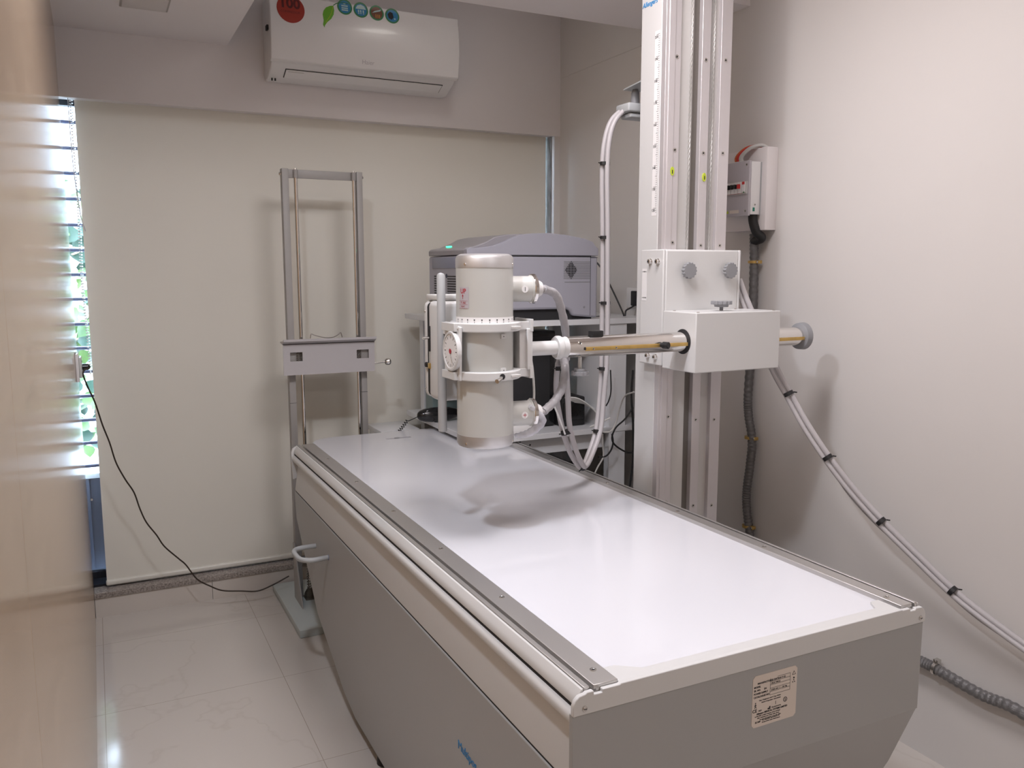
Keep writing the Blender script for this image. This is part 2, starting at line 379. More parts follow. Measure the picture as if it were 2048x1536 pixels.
for i in range(9): b.m('steel_blue').box(-2.6+i*.55, -2.3+i*.55, 8.95, 9.0, 2.1, 2.45)
b.out('distant_building', label='pale building with small windows far beyond the window grille', cat='building')
M('outside_wall').box(-6, 8, 4.45, 14, -.6, -.5).out('outside_ground', kind='structure')
# ================================================================== ROLLER BLIND
t = thing('roller_blind', 'cream roller blind lowered over the window, nearly to the granite sill', 'blind', (1.1, 4.11, .13))
bl = -.022
M('blind_fabric').box(bl, 2.251, 4.108, 4.110, .142, 2.33).out('fabric', t)
M('blind_bar').rbox(bl-.004, 2.254, 4.096, 4.122, .126, .152, .009, 4).out('bottom_bar', t)
M('white_gloss').cyl((bl-.03, 4.13, 2.31), (2.255, 4.13, 2.31), .02).out('roller', t)
b = M('bead')
for sx, sy in ((-.034, 4.085), (-.028, 4.14)):
    z = 2.27; k = 0
    while z > 1.12:
        x = sx-.004*math.sin((z-1.1)*2.7)+.003*math.sin(z*9+sy*7)
        b.lathe((x, sy, z-.0035), (0, 0, 1), [(0, 0), (.001, .003), (.0035, .0042), (.006, .003), (.007, 0)], 7)
        z -= .0125
b.tube([(-.034+.002, 4.085, 1.12), (-.03, 4.11, 1.10), (-.028, 4.14, 1.12)], .0012, 5)
b.out('bead_chain', t)
M('cable_grey').tube([(-.045, 4.08, 2.27), (-.042, 4.08, 2.0), (-.028, 4.08, 1.8), (-.012, 4.085, 1.72)], .0018, 6).out('pull_cord', t)
# ================================================================== AIR CONDITIONER
t = thing('air_conditioner', 'white wall air conditioner with round stickers high above the blind', 'air conditioner', (1.19, YB, 2.41))
A0, A1 = .752, 1.632
body = M('white_gloss').prism([(YB, 2.405), (3.985, 2.402), (3.90, 2.438), (3.868, 2.462), (3.866, 2.72), (3.93, 2.745), (YB, 2.745)], 'X', A0+.008, A1-.008).out('body', t, bevel=.006)
fp = []
for i in range(13):
    a = i/12; z = 2.462+.272*a; fp.append((3.855-.022*math.sin(min(1, a*1.05)*math.pi*.85+.25), z))
fp = [(3.875, 2.455), (3.862, 2.456)]+fp+[(3.90, 2.745), (3.90, 2.735), (3.87, 2.70)]
pan = M('white_gloss').prism(fp, 'X', A0, A1).out('front_panel', t, bevel=.004, angle=25)
def acp(x, z):      # point on the front panel surface
    a = (z-2.462)/.272; return Vector((x, 3.855-.022*math.sin(min(1, a*1.05)*math.pi*.85+.25), z))
d = Vector((0, 3.985-3.90, 2.402-2.438)).normalized(); n_ = Vector((0, d.z, -d.y))
n_ = n_ if n_.z < 0 else -n_
o0 = Vector((0, 3.897, 2.438))
def slope(x, s_, h): return Vector((x, 0, 0))+o0+d*s_+n_*h
def quad(b, x0, x1, s0, s1, h0, h1):
    P = [slope(x, s_, h) for h in (h0, h1) for x, s_ in ((x0, s0), (x1, s0), (x1, s1), (x0, s1))]
    v = [b.bm.verts.new(p) for p in P]
    b._tag([b.bm.faces.new([v[i] for i in q]) for q in ((0, 3, 2, 1), (4, 5, 6, 7), (0, 1, 5, 4), (1, 2, 6, 5), (2, 3, 7, 6), (3, 0, 4, 7))])
b = M('gap_black'); quad(b, A0+.072, A1-.062, .004, .068, -.004, .0012); b.out('louver_slot', t)
b = M('white_gloss'); quad(b, A0+.075, A1-.065, .0065, .0655, -.002, .004); b.out('louver_flap', t, bevel=.001)
def disc_on_panel(x, z, r, m, name, h=.0006, rz=None, parent=t):
    b = M(m); n = 36; P = lambda q, a: b.bm.verts.new(acp(x+r*q*math.cos(a), z+r*q*math.sin(a))+Vector((0, -h-.0006, 0)))
    rings = [[P(q/5, 2*math.pi*i/n) for i in range(n)] for q in range(1, 6)]; c = P(0, 0)
    fs = [b.bm.faces.new([c, rings[0][i], rings[0][(i+1) % n]]) for i in range(n)]
    for A, C_ in zip(rings, rings[1:]): fs += [b.bm.faces.new([A[i], C_[i], C_[(i+1) % n], A[(i+1) % n]]) for i in range(n)]
    b._tag(fs); return b.out(name, parent)
def wrap_panel(o, h=.0016):
    for v in o.data.vertices:
        w_ = v.co+ORG[o.name]; v.co = acp(w_.x, w_.z)+Vector((0, -h, 0))-ORG[o.name]
    return o
sx_, sz_ = .842, 2.675
s1 = disc_on_panel(sx_, sz_, .060, 'red_sticker', 'warranty_sticker'); s1['label'] = 'large round red sticker reading 100'
wrap_panel(text('100', .060, acp(sx_-.048, sz_+.004), (1, 0, 0), (0, 0, 1), 'maroon', t, bold=.002, depth=0))
wrap_panel(text('COMPRESSOR', .0135, acp(sx_-.045, sz_-.018), (1, 0, 0), (0, 0, 1), 'maroon', t, depth=0))
b = M('leaf_sticker'); lx, lz = 1.012, 2.645
pts = [(0, 0), (.004, .02), (.001, .045), (.006, .062), (.018, .078), (.036, .087), (.052, .09), (.054, .07), (.050, .05), (.038, .03), (.02, .014), (.008, -.002), (.006, -.012)]
c = [b.bm.verts.new(acp(lx-.032+p[0], lz-.02+p[1])+Vector((0, -.0012, 0))) for p in pts]; b._tag([b.bm.faces.new(c)])
b.m('green_sticker').tube([acp(lx+.02, lz+.072)+Vector((0, -.001, 0)), acp(lx+.035, lz+.082)+Vector((0, -.001, 0)), acp(lx+.06, lz+.088)+Vector((0, -.001, 0)), acp(lx+.09, lz+.088)+Vector((0, -.001, 0))], .0018, 5)
b.m('yellow_green').tube([acp(lx-.02, lz-.01)+Vector((0, -.0012, 0)), acp(lx+.005, lz+.03)+Vector((0, -.0012, 0)), acp(lx+.018, lz+.066)+Vector((0, -.0012, 0))], .0012, 5)
lf = b.out('leaf_sticker', t)
for k, (inner, nm) in enumerate((('blue_sticker', 'water'), ('blue_sticker', 'house'), ('brown_sticker', 'heat'), ('blue_sticker', 'fan'))):
    x = 1.083+k*.0735; z = 2.716-k*.0035
    disc_on_panel(x, z, .034, 'green_sticker', 'badge_sticker')
    disc_on_panel(x, z, .027, inner, 'badge_face', .0010)
    b = M('pale_sticker')
    def q(x0, x1, z0, z1): b.face([acp(x+p, z+r_)+Vector((0, -.0021, 0)) for p, r_ in ((x0, z0), (x1, z0), (x1, z1), (x0, z1))])
    if k == 0:
        for zz in (.004, -.006, -.015): q(-.015, .014, zz-.002, zz+.004)
        b.m('pale_sticker'); q(-.006, .004, .012, .015)
    elif k == 1:
        b.face([acp(x+p, z+r_)+Vector((0, -.0021, 0)) for p, r_ in ((-.024, .004), (.024, .004), (.016, .018), (0, .024), (-.016, .018))])
        for xx in (-.014, -.004, .008): q(xx, xx+.006, -.012, .0); q(xx, xx+.006, -.018, -.014)
    elif k == 2:
        b.face([acp(x+p, z+r_)+Vector((0, -.0021, 0)) for p, r_ in ((-.022, -.002), (.018, .010), (.021, .018), (-.010, .008))])
        b.m('orange_sticker')
        for xx in (-.006, .003, .011): q(xx, xx+.003, -.022, -.006)
    else:
        b.m('black_ink'); b.face([acp(x+p, z+r_)+Vector((0, -.0021, 0)) for p, r_ in ((-.018, -.012), (-.004, -.018), (.006, -.006), (.002, .014), (-.010, .018), (-.022, .006))])
        b.m('pale_sticker'); q(.008, .014, -.016, -.010)
    b.out('badge_picture', t)
wrap_panel(text('Haier', .026, acp(1.155, 2.480), (1, 0, 0), (0, 0, 1), 'label_grey', t, depth=0), .0012)
b = M('lamp_edge'); quad(b, A0+.085, A0+.155, .016, .018, .004, .0046); b.out('slogan_line', t)
# left-side clips and cable under the unit
M('gap_black').box(A0+.0, A0+.012, 3.92, 3.95, 2.60, 2.62).out('side_clip', t)
for q_ in (.02, .034): M('gap_black').box(A0+q_, A0+q_+.006, 3.96, 3.966, 2.394, 2.405).out('bottom_clip', t)
# ================================================================== WALL SOCKET AND POWER CORD ON THE LAMINATE WALL
t = thing('wall_socket', 'white wall socket on the laminate wall beside the window slot', 'socket', (XL, 3.66, 1.18))
M('white_gloss').rbox(XL, XL+.012, 3.60, 3.72, 1.125, 1.235, .004).out('face_plate', t)
b = M('cream_plastic').rbox(XL+.012, XL+.022, 3.615, 3.705, 1.14, 1.22, .003)
b.m('black_ink')
for yy, zz in ((3.66, 1.20), (3.645, 1.175), (3.675, 1.175)): b.cyl((XL+.0215, yy, zz), (XL+.0232, yy, zz), .004, seg=10)
b.out('socket_insert', t)
c = [at(px, py, 'Y', y) for px, py, y in ((156, 738, 3.60), (166, 745, 3.62), (176, 775, 3.66), (190, 805, 3.70), (205, 850, 3.74), (219, 885, 3.78), (232, 925, 3.80), (250, 958, 3.82), (268, 985, 3.84), (280, 1018, 3.86), (293, 1045, 3.87), (313, 1070, 3.88), (329, 1093, 3.88), (357, 1117, 3.89), (372, 1130, 3.90), (394, 1158, 3.90), (420, 1172, 3.90), (445, 1181, 3.90), (480, 1182, 3.90), (515, 1182, 3.90), (545, 1170, 3.90), (578, 1152, 3.90))]
c[0] = Vector((XL+.05, 3.66, 1.178))
pc = thing('drooping_wire', 'thin dark cord drooping from the wall socket to the bucky stand', 'cord', (XL+.05, 3.66, 1.178))
M('brown_wire').tube(c, .0032, 8, 6).out('cord', pc)
M('black_gloss').lathe((XL+.0228, 3.66, 1.178), (1, 0, 0), [(0, .014), (.02, .013), (.027, .006)], 16).out('plug', pc)
# ================================================================== VERTICAL BUCKY STAND
t = thing('bucky_stand', 'grey upright stand with chrome guide rods and cassette holder in front of the blind', 'stand', (.94, 3.82, 0))
YS = 3.80
M('base_green').rbox(.700, 1.18, 3.43, 4.03, .0, .034, .003).out('base_plate', t)
for x0, x1 in ((.770, .799), (1.104, 1.131)):
    b = M('stand_grey').rbox(x0, x1, YS, YS+.04, .034, 1.995, .002); b.m('gap_black').box(x0-.0003, x1+.0003, YS-.0003, YS+.01, .955 if x0 < 1 else .985, .9565 if x0 < 1 else .987); b.out('upright', t)
M('stand_grey').rbox(.799, 1.104, YS+.004, YS+.014, 1.955, 1.992, .002).out('top_bar', t)
for x, n in ((.828, 0), (1.088, 1)):
    b = M('chrome').cyl((x, YS-.004, .07), (x, YS-.004, 1.975), .0082, seg=20); b.out('guide_rod', t)
    M('stand_grey').cyl((x, YS-.004, 1.955), (x, YS-.004, 1.99), .010, seg=20).out('rod_boss', t)
    M('steel').cyl((x, YS-.004, 1.99), (x, YS-.004, 1.996), .006, seg=6).out('rod_nut', t)
b = M('chrome').cyl((1.099, YS+.02, .07), (1.099, YS+.02, 1.96), .0035, seg=12); b.out('counterweight_rod', t)
for x, d_ in ((.770, -1), (1.131, 1)):
    M('steel').lathe((x, YS+.02, 1.972), (d_, 0, 0), [(0, .008), (.004, .008), (.009, .005)], 6).out('bolt', t)
# gusset plates and spring at the foot
M('stand_grey').prism([(YS-.14, .034), (YS+.02, .034), (YS+.02, .30), (YS-.004, .30)], 'X', .762, .768).out('gusset', t)
M('stand_grey').prism([(YS-.14, .034), (YS+.02, .034), (YS+.02, .30), (YS-.004, .30)], 'X', 1.133, 1.139).out('gusset', t)
b = M('steel'); b.tube([(.828+.011*math.cos(k*.785), YS-.004+.011*math.sin(k*.785), .075+k*.0016) for k in range(90)], .0022, 6, 1); b.out('buffer_spring', t)
b = M('rust').lathe((.83, YS-.004, .034), (0, 0, 1), [(0, .03), (.02, .026), (.04, .014)], 16); b.m('rust').box(.80, .90, YS-.05, YS+.02, .034, .036); b.out('rod_socket', t)
# cassette holder carriage
HX0, HX1 = .738, 1.156
b = M('holder_grey')
HY = YS-.045
# front plate with two windows, built as strips
zz = [1.088, 1.150, 1.190, 1.235]; wx = [(.768, .823), (1.071, 1.128)]
b.box(HX0, HX1, HY, HY+.004, zz[0], zz[1]); b.box(HX0, HX1, HY, HY+.004, zz[2], zz[3])
b.box(HX0, wx[0][0], HY, HY+.004, zz[1], zz[2]); b.box(wx[0][1], wx[1][0], HY, HY+.004, zz[1], zz[2]); b.box(wx[1][1], HX1, HY, HY+.004, zz[1], zz[2])
b.out('holder_plate', t)
M('holder_grey').prism([(HY, 1.228), (HY-.028, 1.240), (HY-.028, 1.250), (HY-.025, 1.250), (HY-.025, 1.243), (HY+.05, 1.236), (HY+.05, 1.232), (HY, 1.225)], 'X', HX0-.002, HX1+.002).out('holder_lip', t)
M('stand_grey').box(HX0+.02, HX1-.02, YS+.045, YS+.05, 1.09, 1.24).out('holder_back', t)
M('stand_grey').box(HX0+.01, HX1-.01, HY+.02, HY+.024, 1.10, 1.20).out('holder_liner', t)
for xc in (.803, .816, 1.077, 1.090):
    b = M('rust'); b.tube([(xc+.005*math.cos(k*1.05), HY+.012+.005*math.sin(k*1.05), 1.135+k*.00125) for k in range(46)], .0011, 5, 1); b.out('holder_spring', t)
b = M('steel').cyl((HX1, HY+.01, 1.122), (HX1+.055, HY+.01, 1.127), .0035, seg=12); b.out('locking_rod', t)
b = M('steel').lathe((HX1+.052, HY+.01, 1.127), (1, 0, 0), [(0, .006), (.003, .013), (.010, .0165), (.020, .0165), (.026, .012), (.028, 0)], 24); b.out('locking_knob', t)
b = M('steel').tube([(.865, YS-.02, 1.248), (.870, YS-.02, 1.268), (.885, YS-.02, 1.262), (.93, YS-.02, 1.25), (.97, YS-.02, 1.25), (.995, YS-.02, 1.262), (1.005, YS-.02, 1.27), (1.012, YS-.02, 1.248)], .0022, 6, 5); b.out('clip_wire', t)
# ================================================================== TABLE
t = thing('xray_table', 'long pale grey examination table with glossy white top and aluminium side rails', 'table', (1.156, 2.35, 0))
TX0, TX1, TY0, TY1 = .706, 1.606, 1.180, 3.50
side = [(TY0+.012, .785), (TY0+.012, .572), (1.245, .41), (1.42, .045), (2.62, .045), (2.76, .075), (3.13, .226), (3.46, .52), (TY1-.02, .785)]
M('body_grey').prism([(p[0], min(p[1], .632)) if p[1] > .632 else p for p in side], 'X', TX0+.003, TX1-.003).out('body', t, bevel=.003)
# recessed band between the body and the top rail
for nm, pf in (('recess_panel', [(TX0+.022, .762), (TX0+.005, .642), (TX0+.006, .6372), (TX0+.10, .6372), (TX0+.10, .762)]),):
    for sg in (0, 1):
        P_ = pf if sg == 0 else [(TX0+TX1-x, z) for x, z in pf]
        b = M('powder').prism(P_, 'Y', TY0+.014, TY1-.03); b.out(nm, t)
b = M('gap_black').box(TX0+.0065, TX1-.0065, TY0+.016, TY1-.03, .631, .6372); b.out('shadow_gap', t)
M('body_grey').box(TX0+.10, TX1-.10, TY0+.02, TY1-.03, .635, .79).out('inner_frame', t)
def rail(sg):
    X = (lambda x: x) if sg == 0 else (lambda x: TX0+TX1-x)
    wI = .802 if sg == 0 else .772
    def pr_(poly, m, nm, y0=TY0+.006, y1=TY1, bevel=.0008):
        b = M(m).prism([(X(x), z) for x, z in poly], 'Y', y0, y1); return b.out(nm, t, bevel=bevel)
    c0 = .751 if sg == 0 else .738; l1 = .742 if sg == 0 else .730; l0 = .731 if sg == 0 else .722
    r_ = pr_([(wI, .8235), (c0, .8235), (c0, .8155), (c0+.006, .8155), (c0+.006, .806), (l1-.002, .806), (l1-.002, .8195), (l1, .8195), (l1, .8235), (l0, .8235), (l0, .800), (wI, .800)], 'aluminium', 'accessory_rail')
    for y in (1.235, 1.62, 1.99, 2.38, 2.78, 3.18): screws(t, 'rail_screw', [(X((wI+c0)/2+.004), y, .8235)], (0, 0, 1), .0065)
    s0 = l0-.001
    pr_([(s0, .8215), (s0-.004, .8205), (TX0+.012, .808), (TX0+.008, .799), (TX0+.008, .792), (TX0+.012, .789), (s0, .789)], 'powder', 'side_cover')
    pr_([(TX0+.010, .789), (TX0+.02, .789), (TX0+.02, .780), (TX0+.010, .780)], 'gap_black', 'cover_gap', bevel=0)
    tube = [(TX0-.001+.016*(1-math.cos(a)), .768+.0165*math.sin(a)) for a in [math.radians(q) for q in (90, 60, 30, 0, -30, -60, -90)]]
    pr_(tube+[(TX0+.04, .7515), (TX0+.04, .7845)], 'powder', 'edge_moulding', bevel=0)
rail(0); rail(1)
# table top: slightly rounded far corners, thin dark edge line
def toppoly(y1, dx=0): return [(.800, TY0+.010), (1.540, TY0+.010), (1.540, y1-.20), (1.525, y1-.10), (1.49, y1-.03), (1.43, y1-dx), (.93, y1-dx), (.875, y1-.012), (.835, y1-.04), (.81, y1-.09), (.800, y1-.15)]
M('white_sheet').prism(toppoly(3.655), 'Z', .795, .8135).out('table_top', t, bevel=.002)
M('gap_black').prism(toppoly(3.66), 'Z', .786, .7949).out('top_edge_seal', t)
# end caps
def endcap(y0, y1, sg, nm):
    P_ = [(TX0-.002, .778), (TX0-.002, .797), (TX0+.002, .807), (TX0+.010, .814), (TX0+.022, .816), (TX0+.026, .8185), (TX0+.040, .8185), (TX0+.040, .811), (TX0+.058, .811), (TX0+.058, .8175), (.80, .8175), (.803, .8195), (1.532, .8195), (1.534, .8175), (TX1-.048, .8175), (TX1-.048, .811), (TX1-.032, .811), (TX1-.030, .815), (TX1-.010, .814), (TX1-.002, .807), (TX1+.002, .797), (TX1+.002, .778)]
    return M('powder').prism(P_, 'Y', y0, y1).out(nm, t, bevel=.0015)
endcap(TY0-.004, TY0+.006, 0, 'end_cap')
b = M('powder').prism([(.803, TY0+.004), (1.532, TY0+.004), (1.532, TY0+.060), (1.508, TY0+.060), (1.488, TY0+.030), (.872, TY0+.030), (.830, TY0+.062), (.803, TY0+.062)], 'Z', .812, .8192); b.out('end_flange', t, bevel=.0006)
P_ = [(TX0-.002, .758), (TX0-.002, .797), (TX0+.004, .810), (TX0+.016, .818), (TX0+.03, .818), (TX0+.03, .69), (TX0+.002, .68)]
M('powder').prism(P_, 'Y', TY1-.012, TY1+.002).out('far_cap', t, bevel=.0015)
M('powder').prism([(TX0+TX1-x, z) for x, z in P_], 'Y', TY1-.012, TY1+.002).out('far_cap', t, bevel=.0015)
M('body_grey').prism([(TX0-.001, .572), (TX0-.001, .779), (TX1+.001, .779), (TX1+.001, .572)], 'Y', TY0, TY0+.012).out('end_panel', t, bevel=.001)
M('body_grey').prism([(TY0, .574), (TY0+.012, .574), (1.257, .41), (1.432, .045), (1.42, .045), (1.243, .41)], 'X', TX0+.001, TX1-.001).out('end_skirt', t, bevel=.002)
for x in (.727, 1.592):
    b = M('steel').lathe((x, TY0-.004, .790), (0, -1, 0), [(0, .0052), (.0015, .005), (.003, .0025), (.0032, 0)], 16); b.m('black_ink').box(x-.003, x+.003, TY0-.0077, TY0-.0070, .7895, .7905); b.out('cap_screw', t)
M('black_ink').cyl((TX0+.006, TY1+.002, .795), (TX0+.006, TY1+.004, .795), .003).out('far_screw', t)
M('body_grey').prism([(TX1+.001, .565), (TX1+.022, .570), (TX1+.022, .625), (TX1+.019, .625), (TX1+.017, .600), (TX1+.001, .590)], 'Y', 1.20, 1.40).out('side_bracket', t)
for y in (1.7, 2.40):
    for x in (TX0+.04, TX1-.04): M('rubber_black').lathe((x, y, 0), (0, 0, 1), [(0, .03), (.02, .028), (.047, .014)], 20).out('levelling_foot', t)
# D handle on the left side near the far end
hf = [Vector((TX0+.003, 2.925, .517)), Vector((TX0-.055, 2.925, .515)), Vector((TX0-.085, 2.955, .512)), Vector((TX0-.092, 3.00, .508)), Vector((TX0-.088, 3.08, .504)), Vector((TX0-.06, 3.115, .502)), Vector((TX0+.003, 3.12, .502))]
M('powder_grey').tube(hf, .0095, 14, 8).out('pull_handle', t)
b = M('panel_blue').lathe((TX0+.0035, 2.925, .517), (-1, 0, 0), [(0, .011), (.003, .011)], 16); b.out('handle_collar', t)
text('Multipos', .031, (TX0+.0022, 1.712, .4325), (0, -1, 0), (0, 0, 1), 'blue_ink', t, label='blue lettering on the side panel')
b = M('tape').box(1.12, 1.235, 3.486, 3.506, .8136, .8140); b.m('grey_plastic').lathe((1.172, 3.498, .8138), (0, 0, 1), [(0, .014), (.001, .0135)], 20); b.out('centre_mark', t)
# rating plate
b = M('label_beige').prism([(1.116, .655), (1.122, .649), (1.227, .649), (1.233, .655), (1.233, .752), (1.227, .758), (1.122, .758), (1.116, .752)], 'Y', TY0-.0008, TY0+.001)
pl = b.out('rating_plate', t)
def rp(s, size, x, z, **k): return text(s, size, (x, TY0-.0011, z), (1, 0, 0), (0, 0, 1), 'black_ink', pl, depth=.0002, **k)
rp('MANUFACTURED DATE', .0052, 1.128, .7395, bold=.0001); rp('MODEL', .0052, 1.119, .7325, bold=.0001); rp('SR. NO.      SN', .0052, 1.119, .7255, bold=.0001)
rp('POWER SUPPLY', .0052, 1.119, .7185, bold=.0001); rp('CATALOGUE NO', .0052, 1.119, .7115, bold=.0001)
rp('2017-02', .0052, 1.184, .7395); rp('MULTIPOS', .0052, 1.164, .7325); rp('230V AC 1 ~ 50 Hz', .0052, 1.164, .7185)
b = M('black_ink')
for x0, x1, z in ((1.18, 1.214, .7455), (1.161, 1.214, .738), (1.161, 1.214, .731), (1.161, 1.214, .724), (1.161, 1.214, .717), (1.161, 1.214, .710)): b.box(x0, x1, TY0-.0012, TY0-.0008, z, z+.0004)
for x in (1.161, 1.214): b.box(x, x+.0004, TY0-.0012, TY0-.0008, .710, .7455)
def tri(cx, cz, r, rr):
    P = [(cx+r*math.cos(a), cz+r*math.sin(a)) for a in (math.pi/2, math.pi*7/6, math.pi*11/6)]
    for p, q in zip(P, P[1:]+P[:1]): b.tube([(p[0], TY0-.001, p[1]), (q[0], TY0-.001, q[1])], rr, 4, 1)
tri(1.224, .7425, .0050, .0004); tri(1.224, .7330, .0016, .0009)
for a in (90, 210, 330): b.cyl((1.224+.0028*math.cos(math.radians(a)), TY0-.0012, .7255+.0028*math.sin(math.radians(a))), (1.224+.0028*math.cos(math.radians(a)), TY0-.0008, .7255+.0028*math.sin(math.radians(a))), .0013, seg=10)
b.lathe((1.203, TY0-.0008, .6915), (0, -1, 0), [(0, .0052), (.0004, .0052), (.0004, .0038), (0, .0038)], 20, caps=False); b.box(1.2022, 1.2038, TY0-.0012, TY0-.0008, .689, .694)
b.box(1.157, 1.164, TY0-.0012, TY0-.0008, .6805, .6835); b.box(1.161, 1.164, TY0-.0012, TY0-.0008, .6835, .6865)
b.cyl((1.1245, TY0-.0012, .7010), (1.1245, TY0-.0008, .7010), .0012, seg=10)
for p, q in (((1.1245, .6995), (1.1245, .6950)), ((1.1245, .6950), (1.1225, .6905)), ((1.1245, .6950), (1.127, .6905)), ((1.1245, .6985), (1.1220, .6950)), ((1.1245, .6985), (1.1272, .6955))): b.tube([(p[0], TY0-.001, p[1]), (q[0], TY0-.001, q[1])], .0006, 4, 1)
b.box(1.177, 1.1778, TY0-.0012, TY0-.0008, .687, .694)
b.out('plate_symbols', pl)
rp('Class I Equipment with B Type Patient', .0037, 1.133, .7035); rp('Mode of Operation : Intermittent', .0037, 1.140, .6985)
rp('CE', .0095, 1.117, .6815, bold=.0001); rp('1023', .0045, 1.132, .6815); rp('Manufactured by', .0037, 1.167, .6815)
rp('Allengers MEDICAL SYSTEMS LIMITED', .0050, 1.128, .6755, bold=.0001)
for i, s in enumerate(('an ISO 9001 certified company, works and head', 'office, industrial area, Punjab, India, phone', 'web and mail enquiries to the sales office')): rp(s, .0034, 1.124+.006*i, .6710-.0042*i)
rp('EC REP', .0045, 1.125, .6580, bold=.0001)
for i, s in enumerate(('The authorised representative for', 'Europe of the maker named above')): rp(s, .0034, 1.143, .6600-.0042*i)
# ================================================================== COLUMN AND CARRIAGE
t = thing('xray_column', 'tall pale tube stand column with screwed aluminium strips and white arm carriage', 'column', (1.79, 2.32, 0))
CX0, CX1, CY0, CY1 = 1.663, 1.930, 2.262, 2.385
cz = 2.78
b = M('powder').box(CX0, CX1, CY0+.012, CY1, 0.0, cz); b.out('column_body', t, bevel=.002)
M('aluminium_strip').box(CX0+.0015, 1.724, CY0-.010, CY0+.013, .012, cz).out('track_strip', t, bevel=.001)
M('aluminium_strip').box(1.808, 1.842, CY0-.010, CY0+.013, .012, cz).out('track_strip', t, bevel=.001)
M('aluminium_strip').box(1.886, CX1, CY0-.010, CY0+.013, .012, cz).out('track_strip', t, bevel=.001)
M('recess_grey').box(1.724, 1.785, CY0+.006, CY0+.013, .012, cz).out('recess_plate', t)
M('slot_brown').box(1.785, 1.808, CY0+.008, CY0+.013, .012, cz).out('dark_slot', t)
M('recess_grey').box(1.842, 1.886, CY0+.006, CY0+.013, .012, cz).out('recess_plate', t)
M('aluminium_strip').box(1.676, 1.700, CY0-.0125, CY0-.009, .012, cz).out('raised_rib', t, bevel=.001)
def rope(x, y):
    b = M('rope_steel'); n = 260
    for ph in (0, 2.09, 4.19):
        b.tube([(x+.0022*math.cos(ph+k*.55), y+.0022*math.sin(ph+k*.55), 1.60+k*(cz-1.60)/n) for k in range(n+1)], .0018, 5, 1)
    b.out('wire_rope', t)
rope(1.771, CY0-.002); rope(1.862, CY0-.002)
for py in (113, 300, 485, 832, 1002):
    for px, xx in ((1351, 1.708), (1405, 1.824), (1440, 1.905)):
        z = at(px, py+(6 if px > 1400 else 0), 'Y', CY0-.01).z; screws(t, 'strip_screw', [(xx, CY0-.0100, z)], (0, -1, 0), .0068)
for xx, z, rx in ((1.698, 1.868, .008), (1.829, 1.855, .007), (1.903, .625, .007)):
    b = M('yellow_green').prism([(xx+rx*math.cos(a), z+.014*math.sin(a)) for a in [k*math.pi/8 for k in range(16)]], 'Y', CY0-.0135, CY0-.0095); b.m('black_ink').box(xx-.0015, xx+.002, CY0-.0137, CY0-.0130, z-.008, z+.004); b.out('inspection_sticker', t)
# height scale sticker on the left face
zt = at(1318, 60, 'X', CX0).z; zb = at(1304, 432, 'X', CX0).z; ys = 2.295
sc = M('label_white').box(CX0-.0006, CX0+.001, ys-.013, ys+.013, zb, zt).out('height_scale', t)
b = M('black_ink'); k = 0; z = zt-.012
while z > zb+.01:
    L_ = .018 if k % 10 == 0 else (.010 if k % 5 == 0 else .006); b.box(CX0-.0012, CX0-.0005, ys-.013, ys-.013+L_, z-.0004, z+.0004); z -= .0068; k += 1
b.out('scale_marks', sc)
for k in range(9): text(str(200-10*k), .012, (CX0-.0011, ys+.013, zt-.012-.068*k-.011), (0, -1, 0), (0, 0, 1), 'black_ink', sc, name='scale_number', depth=.0002)
text('Allengers', .0215, (CX0-.0004, 2.381, at(1290, 16, 'X', CX0).z), (0, -1, 0), (0, 0, 1), 'blue_ink', t, shear=.25, bold=.0003)
# carriage: rear housing, front housing
b = M('powder').box(1.640, 1.940, 2.195, CY0-.0005, 1.2445, 1.617); b.out('carriage_housing', t, bevel=.006)
b = M('powder').box(1.631, 1.6405, 2.195, 2.318, 1.2445, 1.617); b.m('powder').box(1.9395, 1.949, 2.195, 2.318, 1.2445, 1.617); b.out('side_plate', t, bevel=.003)
b = M('powder').box(1.634, 1.974, 2.028, 2.1945, 1.2375, 1.4225); b.out('arm_housing', t, bevel=.003)
for px, py in ((1299, 523), (1314, 523), (1294, 711), (1309, 714)):
    q_ = at(px, py, 'X', 1.625); y, z = q_.y, q_.z
    b = M('chrome').lathe((1.631, y, z), (-1, 0, 0), [(0, .0095), (.003, .0095), (.003, .0075), (.011, .0075), (.012, .006)], 20); b.m('black_ink').cyl((1.6189, y, z), (1.6185, y, z), .0035, seg=6); b.out('cap_bolt', t)
b = M('label_white').box(1.6304, 1.6316, 2.283, 2.308, 1.452, 1.556); b.m('black_ink'); b.box(1.6300, 1.6304, 2.283, 2.289, 1.546, 1.547); b.box(1.6300, 1.6304, 2.302, 2.308, 1.546, 1.547); b.box(1.6300, 1.6304, 2.283, 2.289, 1.4610, 1.462); b.box(1.6300, 1.6304, 2.302, 2.308, 1.4610, 1.462)
pl2 = b.out('index_label', t)
text('FILM', .006, (1.6301, 2.301, 1.5445), (0, -1, 0), (0, 0, 1), 'black_ink', pl2, depth=.0002); text('CENTRE', .005, (1.6301, 2.3025, 1.4598), (0, -1, 0), (0, 0, 1), 'black_ink', pl2, depth=.0002)
